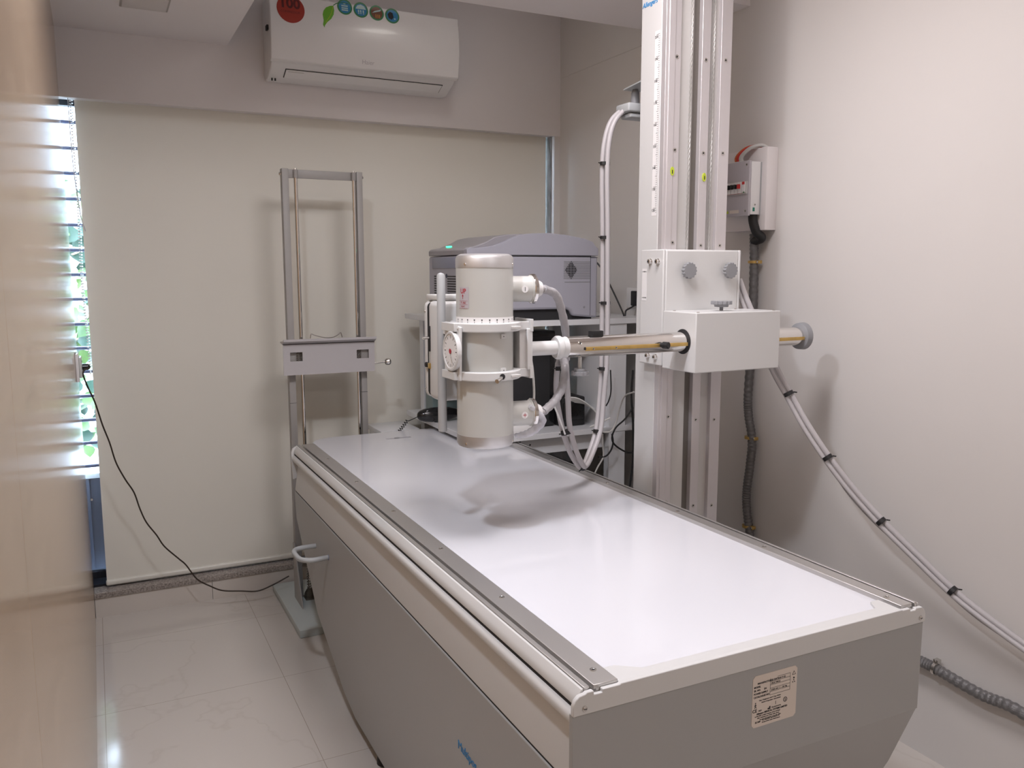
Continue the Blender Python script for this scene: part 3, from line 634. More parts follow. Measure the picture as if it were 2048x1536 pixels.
def starknob(c, d, r, h, m, nm, parent, teeth=14, stem=.012, stem_r=.007, base=0):
    b = M(m); c = Vector(c); d = Vector(d).normalized(); u = d.orthogonal().normalized(); v = d.cross(u)
    b.m(m).cyl(c, c+d*stem, stem_r, seg=14)
    if base: b.lathe(c+d*(stem-base), d, [(0, r*.65), (base, r*.68)], 28)
    n = teeth*4; rad = [r if k % 4 in (0, 1) else r*.90 for k in range(n)]
    A = [b.bm.verts.new(c+d*stem+(u*math.cos(2*math.pi*k/n)+v*math.sin(2*math.pi*k/n))*rad[k]) for k in range(n)]
    C_ = [b.bm.verts.new(c+d*(stem+h)+(u*math.cos(2*math.pi*k/n)+v*math.sin(2*math.pi*k/n))*rad[k]) for k in range(n)]
    fs = [b.bm.faces.new(list(reversed(A))), b.bm.faces.new(C_)]
    for k in range(n): fs.append(b.bm.faces.new([A[k], A[(k+1) % n], C_[(k+1) % n], C_[k]]))
    b._tag(fs); return b.out(nm, parent, bevel=.001)
for px in (1381, 1463):
    p = at(px, 541, 'Y', 2.17); starknob((p.x, 2.195, p.z), (0, -1, 0), .0265, .014, 'grey_plastic', 'star_knob', t)
p = at(1443, 605, 'Y', 2.11); starknob((p.x, 2.11, 1.4225), (0, 0, 1), .034, .011, 'grey_plastic', 'star_knob', t, stem=.020, stem_r=.006, base=.008)
screws(t, 'lid_screw', [(x, y, 1.4225) for x, y in ((1.66, 2.17), (1.655, 2.045), (1.955, 2.04), (1.92, 2.18))], (0, 0, 1), .005)
M('gap_black').lathe((1.6335, 2.09, 1.331), (-1, 0, 0), [(0, .039), (.0012, .039)], 40).out('arm_opening', t)
M('grey_plastic').lathe((1.7741, 2.0905, 1.331), (1, 0, 0), [(0, .02), (.001, .02)], 12).out('arm_bearing', t)
# bolted cable bracket near the top, behind the column
br = M('powder_grey').prism([(1.666, 2.386), (1.75, 2.386), (1.76, 2.53), (1.692, 2.53)], 'Z', 2.170, 2.174).out('hanger_plate', t)
# ================================================================== CABLE HANGER
t = thing('cable_hanger', 'grey cable saddle bolted under a bracket behind the column top', 'hanger', (1.722, 2.5, 2.10))
M('grey_plastic').lathe((1.722, 2.5, 2.17), (0, 0, -1), [(0, .010), (.012, .014), (.05, .016)], 18).out('post', t)
M('powder_grey').rbox(1.668, 1.80, 2.46, 2.54, 2.088, 2.118, .006, 3).out('saddle', t)
M('powder_grey').rbox(1.682, 1.80, 2.47, 2.53, 2.070, 2.087, .006, 3).out('saddle_clamp', t)
M('steel').lathe((1.722, 2.5, 2.174), (0, 0, 1), [(0, .009), (.009, .009)], 6).out('nut', t)
# ================================================================== TUBE ARM
AY, AZ, AR = 2.09, 1.331, .0305
t = thing('tube_arm', 'chrome horizontal arm with brass strip passing through the white carriage', 'arm', (1.6, AY, AZ))
M('chrome').lathe((1.212, AY, AZ), (1, 0, 0), [(0, AR), (.915, AR)], 64).out('chrome_tube', t)
M('powder').lathe((1.0835, AY, AZ), (1, 0, 0), [(0, .0205), (.097, .0205)], 40).out('white_tube', t)
M('powder').lathe((1.178, AY, AZ), (1, 0, 0), [(0, .021), (0, .030), (.006, .034), (.014, .034), (.018, .030), (.030, .029), (.034, .031)], 40).out('flange', t)
M('grey_plastic').lathe((2.112, AY, AZ), (1, 0, 0), [(0, .034), (.006, .044), (.026, .046), (.032, .040), (.032, .0)], 44).out('end_collar', t)
M('brass').rbox(1.262, 1.628, AY-AR-.004, AY-AR+.006, AZ-.0105, AZ+.0005, .001).out('brass_strip', t); b = M('brass').rbox(1.976, 2.118, AY-AR-.004, AY-AR+.006, AZ-.0105, AZ+.0005, .001); b.out('brass_strip', t)
screws(t, 'strip_screw', [(x, AY-AR-.004, AZ-.005) for x in (1.287, 1.365, 1.99, 2.112)], (0, -1, 0), .0032, .0008)
screws(t, 'arm_screw', [(1.246, AY-AR*.9, AZ+.012)], (0, -.9, .4), .006, .002)
M('gap_black').box(1.2585, 1.262, AY-AR-.003, AY-AR+.004, AZ-.008, AZ).out('strip_stop', t)
p = at(1327, 687, 'Y', AY-AR-.01)
M('rubber_black').lathe((p.x-.004, AY-AR+.002, AZ-.004), (.35, -1, 0), [(0, .007), (.012, .007), (.012, .0105), (.030, .0105), (.032, .008)], 24).out('locking_knob', t)
b = M('rubber_black').rbox(1.296, 1.335, AY-.012, AY+.012, AZ+AR-.003, AZ+AR+.014, .002); b.out('arm_stop', t)
b = M('cream_plastic').cyl((1.262, AY, AZ-AR), (1.262, AY, AZ-AR-.035), .0055, seg=16); b.out('brake_stem', t)
starknob((1.262, AY, AZ-AR-.028), (0, 0, -1), .026, .012, 'grey_plastic', 'brake_knob', t, teeth=11, stem=.014, stem_r=.0055, base=.008)
# ================================================================== TUBE HEAD
UX, UY, UR = .957, 2.09, .0780
t = thing('xray_tube', 'cream cylindrical tube head with silver end caps hanging over the table', 'tube head', (UX, UY, 1.072))
M('cream_plastic').lathe((UX, UY, 1.103), (0, 0, 1), [(0, UR), (.455, UR)], 72).out('housing', t)
M('cap_metal').lathe((UX, UY, 1.558), (0, 0, 1), [(0, UR+.001), (.024, UR+.001), (.032, UR-.003), (.037, UR-.013), (.037, 0)], 72).out('top_cap', t)
M('cap_metal').lathe((UX, UY, 1.1035), (0, 0, -1), [(0, UR+.0015), (.024, UR+.0015), (.032, UR-.003), (.036, UR-.014), (.036, 0)], 72).out('bottom_cap', t)
for z in (1.567, 1.083):
    for a in (205, 318):
        d_ = Vector((math.cos(math.radians(a)), math.sin(math.radians(a)), 0)); M('chrome').lathe(Vector((UX, UY, z))+d_*(UR), d_, [(0, .0035), (.003, .0032), (.004, 0)], 12).out('cap_screw', t)
sb = M('label_white').lathe((UX, UY, 1.408), (0, 0, 1), [(0, UR+.0006), (.019, UR+.0006)], 72, caps=False).out('angle_scale', t)
b = M('black_ink')
for k in range(72):
    a = math.radians(180+k*2.5); L_ = .009 if k % 6 == 0 else .004
    d_ = Vector((math.cos(a), math.sin(a), 0)); s_ = Vector((-d_.y, d_.x, 0)); q0 = Vector((UX, UY, 1.408))+d_*(UR+.0009)
    w_ = .0006 if k % 6 == 0 else .0003
    b.face([q0-s_*w_, q0+s_*w_, q0+s_*w_+Vector((0, 0, L_)), q0-s_*w_+Vector((0, 0, L_))])
    if k % 6 == 0:
        q1 = q0+Vector((0, 0, .0105)); b.face([q1-s_*.0018, q1+s_*.0018, q1+s_*.0018+Vector((0, 0, .0035)), q1-s_*.0018+Vector((0, 0, .0035))])
b.out('scale_marks', sb)
def collar(z0, h, nm):
    b = M('powder').lathe((UX, UY, z0), (0, 0, 1), [(0, UR+.001), (0, UR+.018), (.002, UR+.020), (h-.002, UR+.020), (h, UR+.018), (h, UR+.001)], 72, caps=False)
    b.box(UX+.070, UX+.122, UY-.040, UY+.040, z0+.001, z0+h-.001); b.box(UX-.106, UX-.070, UY-.035, UY+.055, z0+.001, z0+h-.001)
    b.m('powder').box(UX+.116, UX+.126, UY-.048, UY+.048, z0-.004, z0+h+.006)
    b.m('recess_grey').box(UX+.035, UX+.062, UY-.0975, UY-.080, z0+.008, z0+.015)
    return b.out(nm, t, bevel=.001)
collar(1.388, .024, 'upper_collar'); collar(1.258, .024, 'lower_collar')
M('recess_grey').box(UX+.089, UX+.112, UY-.036, UY+.036, 1.262, 1.392).out('yoke', t, bevel=.002)
M('powder').box(UX+.108, UX+.125, UY-.046, UY+.046, 1.278, 1.392).out('yoke_plate', t, bevel=.002)
for z in (1.376, 1.285):
    b = M('powder').box(UX+.010, UX+.024, UY-UR-.006, UY-UR+.004, z-.006, z+.006); b.m('black_ink').cyl((UX+.017, UY-UR-.0062, z), (UX+.017, UY-UR-.0066, z), .0014, seg=8); b.out('collar_lug', t)
p = at(975, 760, 'Y', UY-UR-.018)
b = M('gap_black').lathe((UX+.006, UY-UR-.017, 1.270), (0, -1, 0), [(0, .008), (.004, .008)], 16); b.m('chrome').tube([(UX+.006, UY-UR-.018, 1.270), (UX-.008, UY-UR-.035, 1.266), (UX-.022, UY-UR-.045, 1.262)], lambda q: .0042+.0018*q, 14, 6); b.out('clamp_lever', t)
# dial plate
b = M('powder').prism([(UY-.050, 1.402), (UY+.055, 1.412), (UY+.060, 1.262), (UY-.045, 1.258)], 'X', .861, .869); dp = b.out('dial_bracket', t, bevel=.002)
screws(dp, 'bracket_screw', [(.861, y, z) for y, z in ((UY-.038, 1.396), (UY-.018, 1.398), (UY+.03, 1.402), (UY-.036, 1.272), (UY-.018, 1.270))], (-1, 0, 0), .003)
DY, DZ = UY-.012, 1.336
dl = M('powder').lathe((.861, DY, DZ), (-1, 0, 0), [(0, .052), (.010, .054), (.013, .052), (.013, .047), (.010, .046), (.010, 0)], 56).out('angle_dial', t)
M('label_white').lathe((.8508, DY, DZ), (-1, 0, 0), [(0, .0455), (.0004, .052)], 48).out('dial_face', dl)
b = M('black_ink')
for k in range(24):
    a = 2*math.pi*k/24; r0 = .0345 if k % 2 == 0 else .038
    u_ = Vector((0, math.cos(a), math.sin(a))); s_ = Vector((0, -u_.z, u_.y)); c_ = Vector((.8500, DY, DZ)); w_ = .0012 if k % 2 == 0 else .0006
    b.face([c_+u_*r0-s_*w_, c_+u_*r0+s_*w_, c_+u_*.0425+s_*w_, c_+u_*.0425-s_*w_])
b.out('dial_marks', dl)
M('red_ink').lathe((.8502, DY, DZ), (-1, 0, 0), [(0, .005), (.002, .007)], 16).out('dial_centre', dl)
M('steel').tube([(.849, DY, DZ-.006), (.848, DY-.012, DZ-.024), (.848, DY-.016, DZ-.030)], .0012, 6, 3).out('dial_pointer', dl)
# handle rod
b = M('rod_grey').lathe((.868, 2.187, 1.095), (0, 0, 1), [(0, 0), (.001, .010), (.004, .0125), (.44, .0120), (.446, .0095), (.449, .004), (.45, 0)], 28); b.out('handle_rod', t)
M('powder').box(.868, .90, 2.150, 2.190, 1.376, 1.390).out('handle_mount', t)
# UP label on the housing
def onhouse(a0, a1, z0, z1, m, nm, par, off=.0006):
    b = M(m); n = 8; V = []
    for i in range(n+1):
        a = math.radians(a0+(a1-a0)*i/n); V.append([b.bm.verts.new((UX+(UR+off)*math.cos(a), UY+(UR+off)*math.sin(a), z)) for z in (z0, z1)])
    b._tag([b.bm.faces.new([V[i][0], V[i+1][0], V[i+1][1], V[i][1]]) for i in range(n)]); return b.out(nm, par)
ul = onhouse(187, 213, 1.450, 1.507, 'label_grey', 'direction_label', t)
def dirs(a): a = math.radians(a); d_ = Vector((math.cos(a), math.sin(a), 0)); return d_, Vector((-d_.y, d_.x, 0))
def curved(o, ax_deg=None):      # wrap a mesh already laid in the tangent plane round the housing
    for v in o.data.vertices:
        w_ = v.co+ORG[o.name]; r_ = Vector((w_.x-UX, w_.y-UY, 0)); r_ = r_.normalized()*(UR+.0009); v.co = Vector((UX+r_.x, UY+r_.y, w_.z))-ORG[o.name]
d_, s_ = dirs(200)
for s, sz, off, z in (('UP', .0175, -.0125, 1.4905), ('TUBE', .0085, -.012, 1.4625), ('HEAT', .0065, -.011, 1.4535)):
    o = text(s, sz, Vector((UX, UY, z))+d_*(UR)+s_*off, s_, (0, 0, 1), 'red_ink', ul, bold=.0004 if sz > .01 else 0, depth=0); curved(o)
b = M('red_ink'); c_ = Vector((UX, UY, 1.4755))+d_*(UR+.001)-s_*.003
b.face([c_-s_*.0008, c_+s_*.0008, c_+s_*.0008+Vector((0, 0, .009)), c_-s_*.0008+Vector((0, 0, .009))]); b.face([c_-s_*.003+Vector((0, 0, .007)), c_+s_*.003+Vector((0, 0, .007)), c_+Vector((0, 0, .013))])
for zz in (1.4505, 1.4603, 1.4705):
    c_ = Vector((UX, UY, zz))+d_*(UR+.0012); b.face([c_-s_*.016, c_+s_*.016, c_+s_*.016+Vector((0, 0, .0005)), c_-s_*.016+Vector((0, 0, .0005))])
b.out('arrow_mark', ul)
# cable sockets
def sock(z, sign, nm):
    o0_ = Vector((UX+.055, UY, z)); dd = Vector((1, -.10, 0)).normalized()
    h = M('cream_plastic').lathe(o0_, dd, [(0, .0355), (.078, .0355), (.080, .0375), (.090, .0375)], 44).out('cable_socket', t)
    M('chrome').lathe(o0_+dd*.082, dd, [(0, .0390), (.002, .0410), (.010, .0410), (.012, .0385)], 44).out('locking_ring', h)
    M('white_gloss').lathe(o0_+dd*.090, dd, [(0, .024), (.016, .0235), (.024, .019), (.0245, .015)], 36).out('cable_gland', h)
    sd_ = Vector((dd.y, -dd.x, 0)).normalized(); sd_ = sd_ if sd_.y < 0 else -sd_
    base = o0_+dd*.052+sd_*.0352
    st = M('label_white').lathe(base, sd_, [(0, .0095), (.0012, .0095)], 28).out('polarity_sticker', h)
    b = M('red_ink' if sign == '+' else 'black_ink'); q0 = base+sd_*.0016
    b.face([q0+Vector((0, 0, -.0055))-dd*.0008, q0+Vector((0, 0, -.0055))+dd*.0008, q0+Vector((0, 0, .0055))+dd*.0008, q0+Vector((0, 0, .0055))-dd*.0008])
    if sign == '+': b.face([q0-dd*.0055+Vector((0, 0, -.0008)), q0+dd*.0055+Vector((0, 0, -.0008)), q0+dd*.0055+Vector((0, 0, .0008)), q0-dd*.0055+Vector((0, 0, .0008))])
    b.out('polarity_sign', st)
    return o0_+dd*.113, dd
s1p, dd1 = sock(1.500, '-', 'upper'); s2p, dd2 = sock(1.150, '+', 'lower')
# collimator behind the tube, facing the bucky stand
cb = M('powder').rbox(.866, 1.058, 2.205, 2.290, 1.178, 1.466, .018, 4).out('collimator', t, label='white rounded collimator box behind the tube')
M('powder').rbox(.868, 1.056, 2.2925, 2.335, 1.180, 1.464, .018, 4).out('front_cover', cb)
M('gap_black').rbox(.870, 1.054, 2.288, 2.294, 1.184, 1.460, .014, 3).out('cover_seam', cb)
M('powder').rbox(.90, 1.01, 2.18, 2.206, 1.25, 1.41, .004).out('mounting_flange', cb)
M('powder').rbox(.875, 1.04, 2.215, 2.325, 1.4665, 1.482, .003).out('accessory_rail', cb)
M('gap_black').rbox(.8635, .870, 2.268, 2.282, 1.318, 1.392, .0025, 3).out('lever_slot', cb)
M('chrome').tube([(.867, 2.275, 1.358), (.845, 2.275, 1.357)], .004, 12, 1).out('field_lever', cb)
b = M('brass').rbox(.862, .867, 2.268, 2.284, 1.268, 1.284, .001); b.m('rubber_black').lathe((.867, 2.300, 1.277), (-1, 0, 0), [(0, .008), (.006, .007)], 18); b.m('steel').box(.8645, .8665, 2.272, 2.279, 1.284, 1.318); b.out('field_switch', cb)
for z in (1.432, 1.205): M('steel').lathe((.868, 2.315, z), (-1, 0, 0), [(0, .0045), (.002, .004), (.003, 0)], 12).out('case_screw', cb)
# ================================================================== HIGH TENSION CABLES
t = thing('cable_bundle', 'pair of thick grey cables looping from the tube head down and up to the hanger', 'cables', (1.6, 2.5, 1.0))
s1v = dd1
upA = [s1p-dd1*.012, s1p+dd1*.008, at(1112, 590, 'Y', 2.11), at(1124, 625, 'Y', 2.14), at(1131, 665, 'Y', 2.17), at(1132, 720, 'Y', 2.19), at(1136, 800, 'Y', 2.24), at(1139, 850, 'Y', 2.28), at(1150, 895, 'Y', 2.33), at(1163, 925, 'Y', 2.37), at(1172, 932, 'Y', 2.40), at(1186, 905, 'Y', 2.43), at(1201, 860, 'Y', 2.46), at(1207, 800, 'Y', 2.48), at(1213, 730, 'Y', 2.49), at(1215, 640, 'Y', 2.5), at(1215, 560, 'Y', 2.5), at(1215, 450, 'Y', 2.5), at(1214, 350, 'Y', 2.5), at(1217, 290, 'Y', 2.5), at(1227, 248, 'Y', 2.5), at(1245, 224, 'Y', 2.5), at(1262, 219, 'Y', 2.5)]
upB = [s2p-dd2*.012, s2p+dd2*.010, at(1108, 803, 'Y', 2.10), at(1124, 775, 'Y', 2.12), at(1130, 735, 'Y', 2.15), at(1124, 712, 'Y', 2.20), at(1115, 735, 'Y', 2.235), at(1113, 790, 'Y', 2.27), at(1123, 850, 'Y', 2.31), at(1136, 895, 'Y', 2.35), at(1152, 925, 'Y', 2.39), at(1164, 934, 'Y', 2.42), at(1178, 905, 'Y', 2.45), at(1192, 860, 'Y', 2.48), at(1199, 800, 'Y', 2.5), at(1203, 730, 'Y', 2.515), at(1204, 640, 'Y', 2.52), at(1205, 560, 'Y', 2.52), at(1205, 450, 'Y', 2.52), at(1204, 350, 'Y', 2.52), at(1208, 290, 'Y', 2.52), at(1220, 246, 'Y', 2.52), at(1240, 224, 'Y', 2.52), at(1258, 218, 'Y', 2.52)]
cA = M('cable_grey').tube(upA, .0088, 14, 6).out('cable', t)
cB = M('cable_grey').tube(upB, .0088, 14, 6).out('cable', t)
M('sleeve').tube(upA[1:6], lambda q: .0118+.0007*math.sin(q*47), 14, 10).out('plastic_sleeve', t)
M('sleeve').tube(upB[1:6], lambda q: .0122+.0009*math.sin(q*61), 14, 10).out('plastic_sleeve', t)
M('thin_white').tube([at(1040, 665, 'Y', 2.12), at(1055, 690, 'Y', 2.15), at(1064, 730, 'Y', 2.15), at(1068, 780, 'Y', 2.13), at(1067, 815, 'Y', 2.10)], .0035, 8).out('thin_cable', t)
M('thin_white').tube([at(1105, 805, 'Y', 2.10), at(1113, 822, 'Y', 2.12), at(1122, 845, 'Y', 2.16), at(1130, 868, 'Y', 2.2)], .0028, 8).out('thin_cable', t)
def tie(b, px, py, Y, w, ang=0, h=.011):
    c = at(px, py, 'Y', Y); r = Vector((math.cos(ang), 0, math.sin(ang))); u_ = Vector((-r.z, 0, r.x)); f_ = Vector((0, 1, 0))
    n = 20; prof = []
    rings = []
    for hh in (-h/2, h/2):
        rings.append([b.bm.verts.new(c+u_*hh+r*(w*math.cos(2*math.pi*k/n))+f_*(.0145*math.sin(2*math.pi*k/n))) for k in range(n)])
    b._tag([b.bm.faces.new([rings[0][k], rings[0][(k+1) % n], rings[1][(k+1) % n], rings[1][k]]) for k in range(n)]+[b.bm.faces.new(rings[1]), b.bm.faces.new(list(reversed(rings[0])))])
    e = c-r*w; b.tube([e, e-r*.008+u_*.002], .002, 5, 1)
for px, py, Y, w, a in ((1210, 327, 2.51, .0185, 0), (1210, 475, 2.51, .0185, 0), (1211, 606, 2.51, .0185, 0), (1207, 737, 2.50, .018, 0), (1196, 862, 2.47, .018, -.1), (1133, 864, 2.30, .020, .25), (1123, 737, 2.20, .020, 0), (1166, 934, 2.405, .013, .8)):
    b = M('rubber_black'); tie(b, px, py, Y, w, a); b.out('cable_tie', t)
b = M('clear_bag').tube([at(1060, 812, 'Y', 2.05), at(1085, 840, 'Y', 2.06), at(1060, 865, 'Y', 2.07), at(1030, 872, 'Y', 2.09)], lambda q: .006+.006*math.sin(q*3.1)+.001*math.sin(q*60), 12, 10); b.out('plastic_wrap', t)
# carriage cables running to the near right
t = thing('cable_bundle', 'grey taped cable pair sloping from behind the carriage down along the right wall', 'cables', (2.2, 1.8, 1.0))
rt_ = [(1475, 560, 1.965), (1490, 600, 1.985), (1518, 665, 2.01), (1552, 742, 2.035), (1577, 787, 2.06), (1612, 850, 2.085), (1655, 915, 2.115), (1705, 980, 2.15), (1762, 1043, 2.18), (1830, 1110, 2.21), (1905, 1182, 2.235), (1975, 1238, 2.25), (2060, 1300, 2.265), (2160, 1370, 2.272), (2300, 1450, 2.275)]
def path(off, dy=0, dz=0): return [at(px+off, py-off*.4, 'X', x-dy)+Vector((0, 0, dz)) for px, py, x in rt_]
M('cable_grey').tube(path(4), .0088, 14, 6).out('cable', t)
M('cable_grey').tube(path(-5, .012, -.004), .0075, 12, 6).out('cable', t)
M('sleeve').tube([at(px-7+5*math.sin(i*1.9), py+5, 'X', y-.004) for i, (px, py, y) in enumerate(rt_[5:])], .004, 8, 6).out('plastic_wrap', t)
for i_, a in ((4, .55), (6, .62), (8, .72), (10, .72)):
    px, py, y = rt_[i_]; b = M('rubber_black'); c = at(px, py, 'X', y-.006); dr = (at(*rt_[i_+1][:2], 'X', rt_[i_+1][2])-at(*rt_[i_-1][:2], 'X', rt_[i_-1][2])).normalized()
    b.lathe(c-dr*.006, dr, [(0, .0165), (.013, .0165)], 20); s_ = CR; b.tube([c+s_*.014+Vector((0, 0, .006)), c+s_*.028+Vector((0, 0, .004))], .0022, 5, 1); b.out('cable_tie', t)
# ================================================================== CONDUIT ON THE RIGHT WALL
t = thing('conduit', 'grey corrugated conduit clamped down the right wall below the breaker box', 'conduit', (2.28, 2.45, 0))
cx = 2.283
cp = [(1508, 468), (1508, 520), (1506, 600), (1502, 700), (1496, 790), (1497, 830), (1504, 880), (1500, 930), (1494, 975), (1493, 1010), (1498, 1055), (1505, 1100)]
P1 = [at(px, py, 'X', cx) for px, py in cp]
P1 += [P1[-1]+Vector((0, -.04, -.07)), P1[-1]+Vector((0, -.20, -.12)), Vector((cx, 2.05, .30)), Vector((cx, 1.85, .305)), Vector((cx, 1.72, .318)), at(1862, 1332, 'X', cx), at(1880, 1342, 'X', cx), at(1960, 1388, 'X', cx), at(2048, 1428, 'X', cx), Vector((cx, 1.1, .25)), Vector((cx, .8, .23))]
b = M('conduit'); Q = B(); 
ln = [0]
def ribbed(q): return .0165+.0012*math.sin(q*2*math.pi*150)
b.tube(P1, ribbed, 14, 28); b.out('corrugated_pipe', t)
def clamp(p, along, m='brass'):
    b = M(m); al = Vector(along).normalized()
    b.lathe(p-al*.005, al, [(0, .0212), (.010, .0212)], 24); s_ = al.cross(Vector((1, 0, 0))).normalized(); s_ = s_ if s_.y < 0 or s_.z > 0 else -s_
    b.rbox(p.x-.006, p.x+.012, p.y-.034, p.y-.014, p.z-.006, p.z+.006, .001) if abs(al.z) > .7 else b.rbox(p.x-.006, p.x+.012, p.y-.008, p.y+.008, p.z+.014, p.z+.030, .001)
    b.m('steel').lathe(p+(Vector((0, -.028, 0)) if abs(al.z) > .7 else Vector((0, 0, .026)))-Vector((.006, 0, 0)), (-1, 0, 0), [(0, .004), (.003, .003)], 8); b.out('pipe_clamp', t)
for px, py in ((1507, 524), (1500, 875), (1495, 1052)): clamp(at(px, py, 'X', cx), (0, 0, 1))
clamp(at(1872, 1337, 'X', cx), (0, -1, -.05), 'steel')
# ================================================================== BREAKER BOX
t = thing('breaker_box', 'open distribution box with circuit breakers on the right wall behind the column', 'breaker box', (XR, 2.5, 1.70))
M('ceiling_paint').rbox(2.256, XR, 2.418, 2.64, 1.700, 2.003, .002).out('enclosure', t)
M('label_grey').rbox(2.192, 2.2015, 2.440, 2.60, 1.752, 1.952, .001).out('cover_plate', t)
M('white_gloss').rbox(2.2015, 2.244, 2.438, 2.444, 1.757, 1.949, .001).out('side_flange', t)
M('powder_grey').box(2.2015, 2.256, 2.444, 2.60, 1.757, 1.949).out('inner_box', t)
M('recess_grey').box(2.186, 2.192, 2.447, 2.60, 1.832, 1.878).out('breaker_bezel', t)
for k in range(5):
    y = 2.478+k*.019
    b = M('label_white').box(2.181, 2.192, y-.008, y+.008, 1.835, 1.876); b.m('red_plastic' if k == 0 else 'rubber_black').box(2.172, 2.182, y-.004, y+.005, 1.852, 1.868); b.out('circuit_breaker', t)
b = M('label_white').box(2.182, 2.1915, 2.452, 2.466, 1.838, 1.876); b.m('red_plastic').box(2.1815, 2.182, 2.452, 2.466, 1.866, 1.876); b.m('green_sticker').box(2.1815, 2.182, 2.452, 2.458, 1.835, 1.840); b.out('isolator', t)
b = M('red_ink').box(2.1855, 2.1862, 2.47, 2.60, 1.834, 1.8375); b.out('busbar_cover_line', t)
screws(t, 'cover_screw', [(2.192, y, z) for y, z in ((2.455, 1.938), (2.588, 1.938), (2.455, 1.770), (2.588, 1.770))], (-1, 0, 0), .005)
screws(t, 'cover_screw', [(2.222, 2.438, 1.792)], (0, -1, 0), .004)
M('teal').box(2.212, 2.221, 2.4365, 2.4378, 1.768, 1.782).out('green_sticker', t)
b = M('label_beige').box(2.1914, 2.192, 2.49, 2.54, 1.764, 1.776); b.m('yellow_green').prism([(2.545, 1.765), (2.558, 1.765), (2.5515, 1.777)], 'X', 2.1912, 2.192); b.out('warning_sticker', t)
for k, (m_, dy) in enumerate((('orange_cable', .012), ('red_plastic', .0), ('cable_light', -.012), ('cable_light', -.020))):
    M(m_).tube([(2.225, 2.53+dy, 1.945), (2.222, 2.535+dy, 1.975), (2.235, 2.50+dy, 2.005), (2.262, 2.465+dy*.5, 2.012), (2.285, 2.45+dy*.5, 1.998)], .0058, 10).out('supply_wire', t)
M('white_gloss').box(2.215, 2.235, 2.50, 2.55, 1.949, 1.958).out('wire_gland', t)
M('rubber_black').tube([(2.238, 2.465, 1.765), (2.238, 2.462, 1.735), (2.250, 2.456, 1.695), (2.272, 2.450, 1.672), (2.283, P1[0].y, 1.660)], .017, 16).out('black_elbow', t)
# ================================================================== WORKBENCH RACK
DX0, DX1, DY0, DY1, DZT = 1.385, 2.295, 3.12, 3.98, 1.340
t = thing('workbench', 'white two tier bench against the back corner, holding the film reader', 'bench', (1.83, 3.64, 0))
M('desk_white').box(DX0, DX1, DY0, DY1, DZT-.024, DZT).out('bench_top', t, bevel=.001)
M('desk_white').box(DX0, DX1-.02, DY0+.006, DY1, .828, .852).out('shelf', t, bevel=.001)
M('desk_white').box(1.615, 2.03, DY0+.04, DY0+.06, .755, .828).out('apron', t, bevel=.001)
for x0, x1, y0, y1 in ((2.046, 2.132, DY0+.008, DY0+.05), (DX0+.065, DX0+.115, DY1-.08, DY1-.03), (2.20, 2.27, DY1-.05, DY1-.01), (1.62, 1.66, 3.70, 3.76)):
    b = M('desk_white').box(x0, x1, y0, y1, 0, .828)
    if x0 != 1.62: b.box(x0, x1, y0, y1, .852, DZT-.024)
    b.out('leg', t, bevel=.001)
M('desk_white').box(2.02, 2.046, DY0+.03, DY0+.25, .852, DZT-.024).out('side_panel', t)
M('black_ink').cyl((1.66, DY0+.0390, .800), (1.66, DY0+.04, .800), .004).out('apron_screw', t)
M('gap_black').lathe((2.10, 3.30, DZT), (0, 0, 1), [(0, .022), (.001, .022)], 24).out('cable_grommet', t)
# ================================================================== FILM READER / PRINTER
t = thing('film_reader', 'large grey film reader with a domed lid on the white bench', 'printer', (1.75, 3.5, DZT))
PX0, PX1, PY0, PY1 = 1.36, 1.984, 3.140, 3.573
zb_ = DZT+.016
prof = [(PX0, zb_), (PX1, zb_), (PX1, 1.598), (PX0, 1.598)]
b = M('printer_grey').prism([(PX0+.045, zb_), (PX0+.045, zb_+.03), (PX1-.155, zb_+.03), (PX1-.137, zb_+.022), (PX1-.125, zb_), (PX1, zb_-.012), (PX1, 1.612), (PX0, 1.612), (PX0, zb_-.004)], 'Y', PY0+.002, PY1); b.out('body', t, bevel=.010)
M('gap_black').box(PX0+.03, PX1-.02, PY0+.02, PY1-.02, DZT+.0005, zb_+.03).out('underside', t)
# lid: curved hump
la = [at(px, py, 'Y', PY0) for px, py in ((951, 496), (970, 494), (990, 491), (1012, 482), (1026, 475), (1039, 469.5), (1061, 467), (1097, 466), (1134, 470), (1171, 477.6), (1186, 484), (1191, 492))]
lid = [(PX0, 1.614), (PX0, 1.636), (PX0+.012, 1.642)]+[(p.x, p.z) for p in la]+[(PX1, 1.645), (PX1, 1.614)]
lid2 = [(PX0, 1.614), (PX0, 1.636), (PX0+.01, 1.643), (PX0+.05, 1.650), (PX0+.10, 1.668), (PX0+.14, 1.689), (PX0+.19, 1.699), (PX0+.26, 1.703)]+[(p.x, p.z-.002) for p in la if p.x > PX0+.28]+[(PX1, 1.643), (PX1, 1.614)]
M('printer_grey').prism(lid, 'Y', PY0, PY0+.03).out('lid_side', t, bevel=.002, angle=25)
M('printer_lid').prism(lid2, 'Y', PY0+.03, PY1).out('lid', t, bevel=.004, angle=25)
M('gap_black').box(PX0+.001, PX1-.036, PY0+.0006, PY0+.004, 1.6105, 1.6150).out('lid_seam', t)
b = M('gap_black').box(PX1-.0385, PX1-.0370, PY0+.0012, PY0+.004, zb_, 1.612); b.box(PX1-.037, PX1-.001, PY0+.0012, PY0+.003, 1.606, 1.6075); b.out('panel_seam', t)
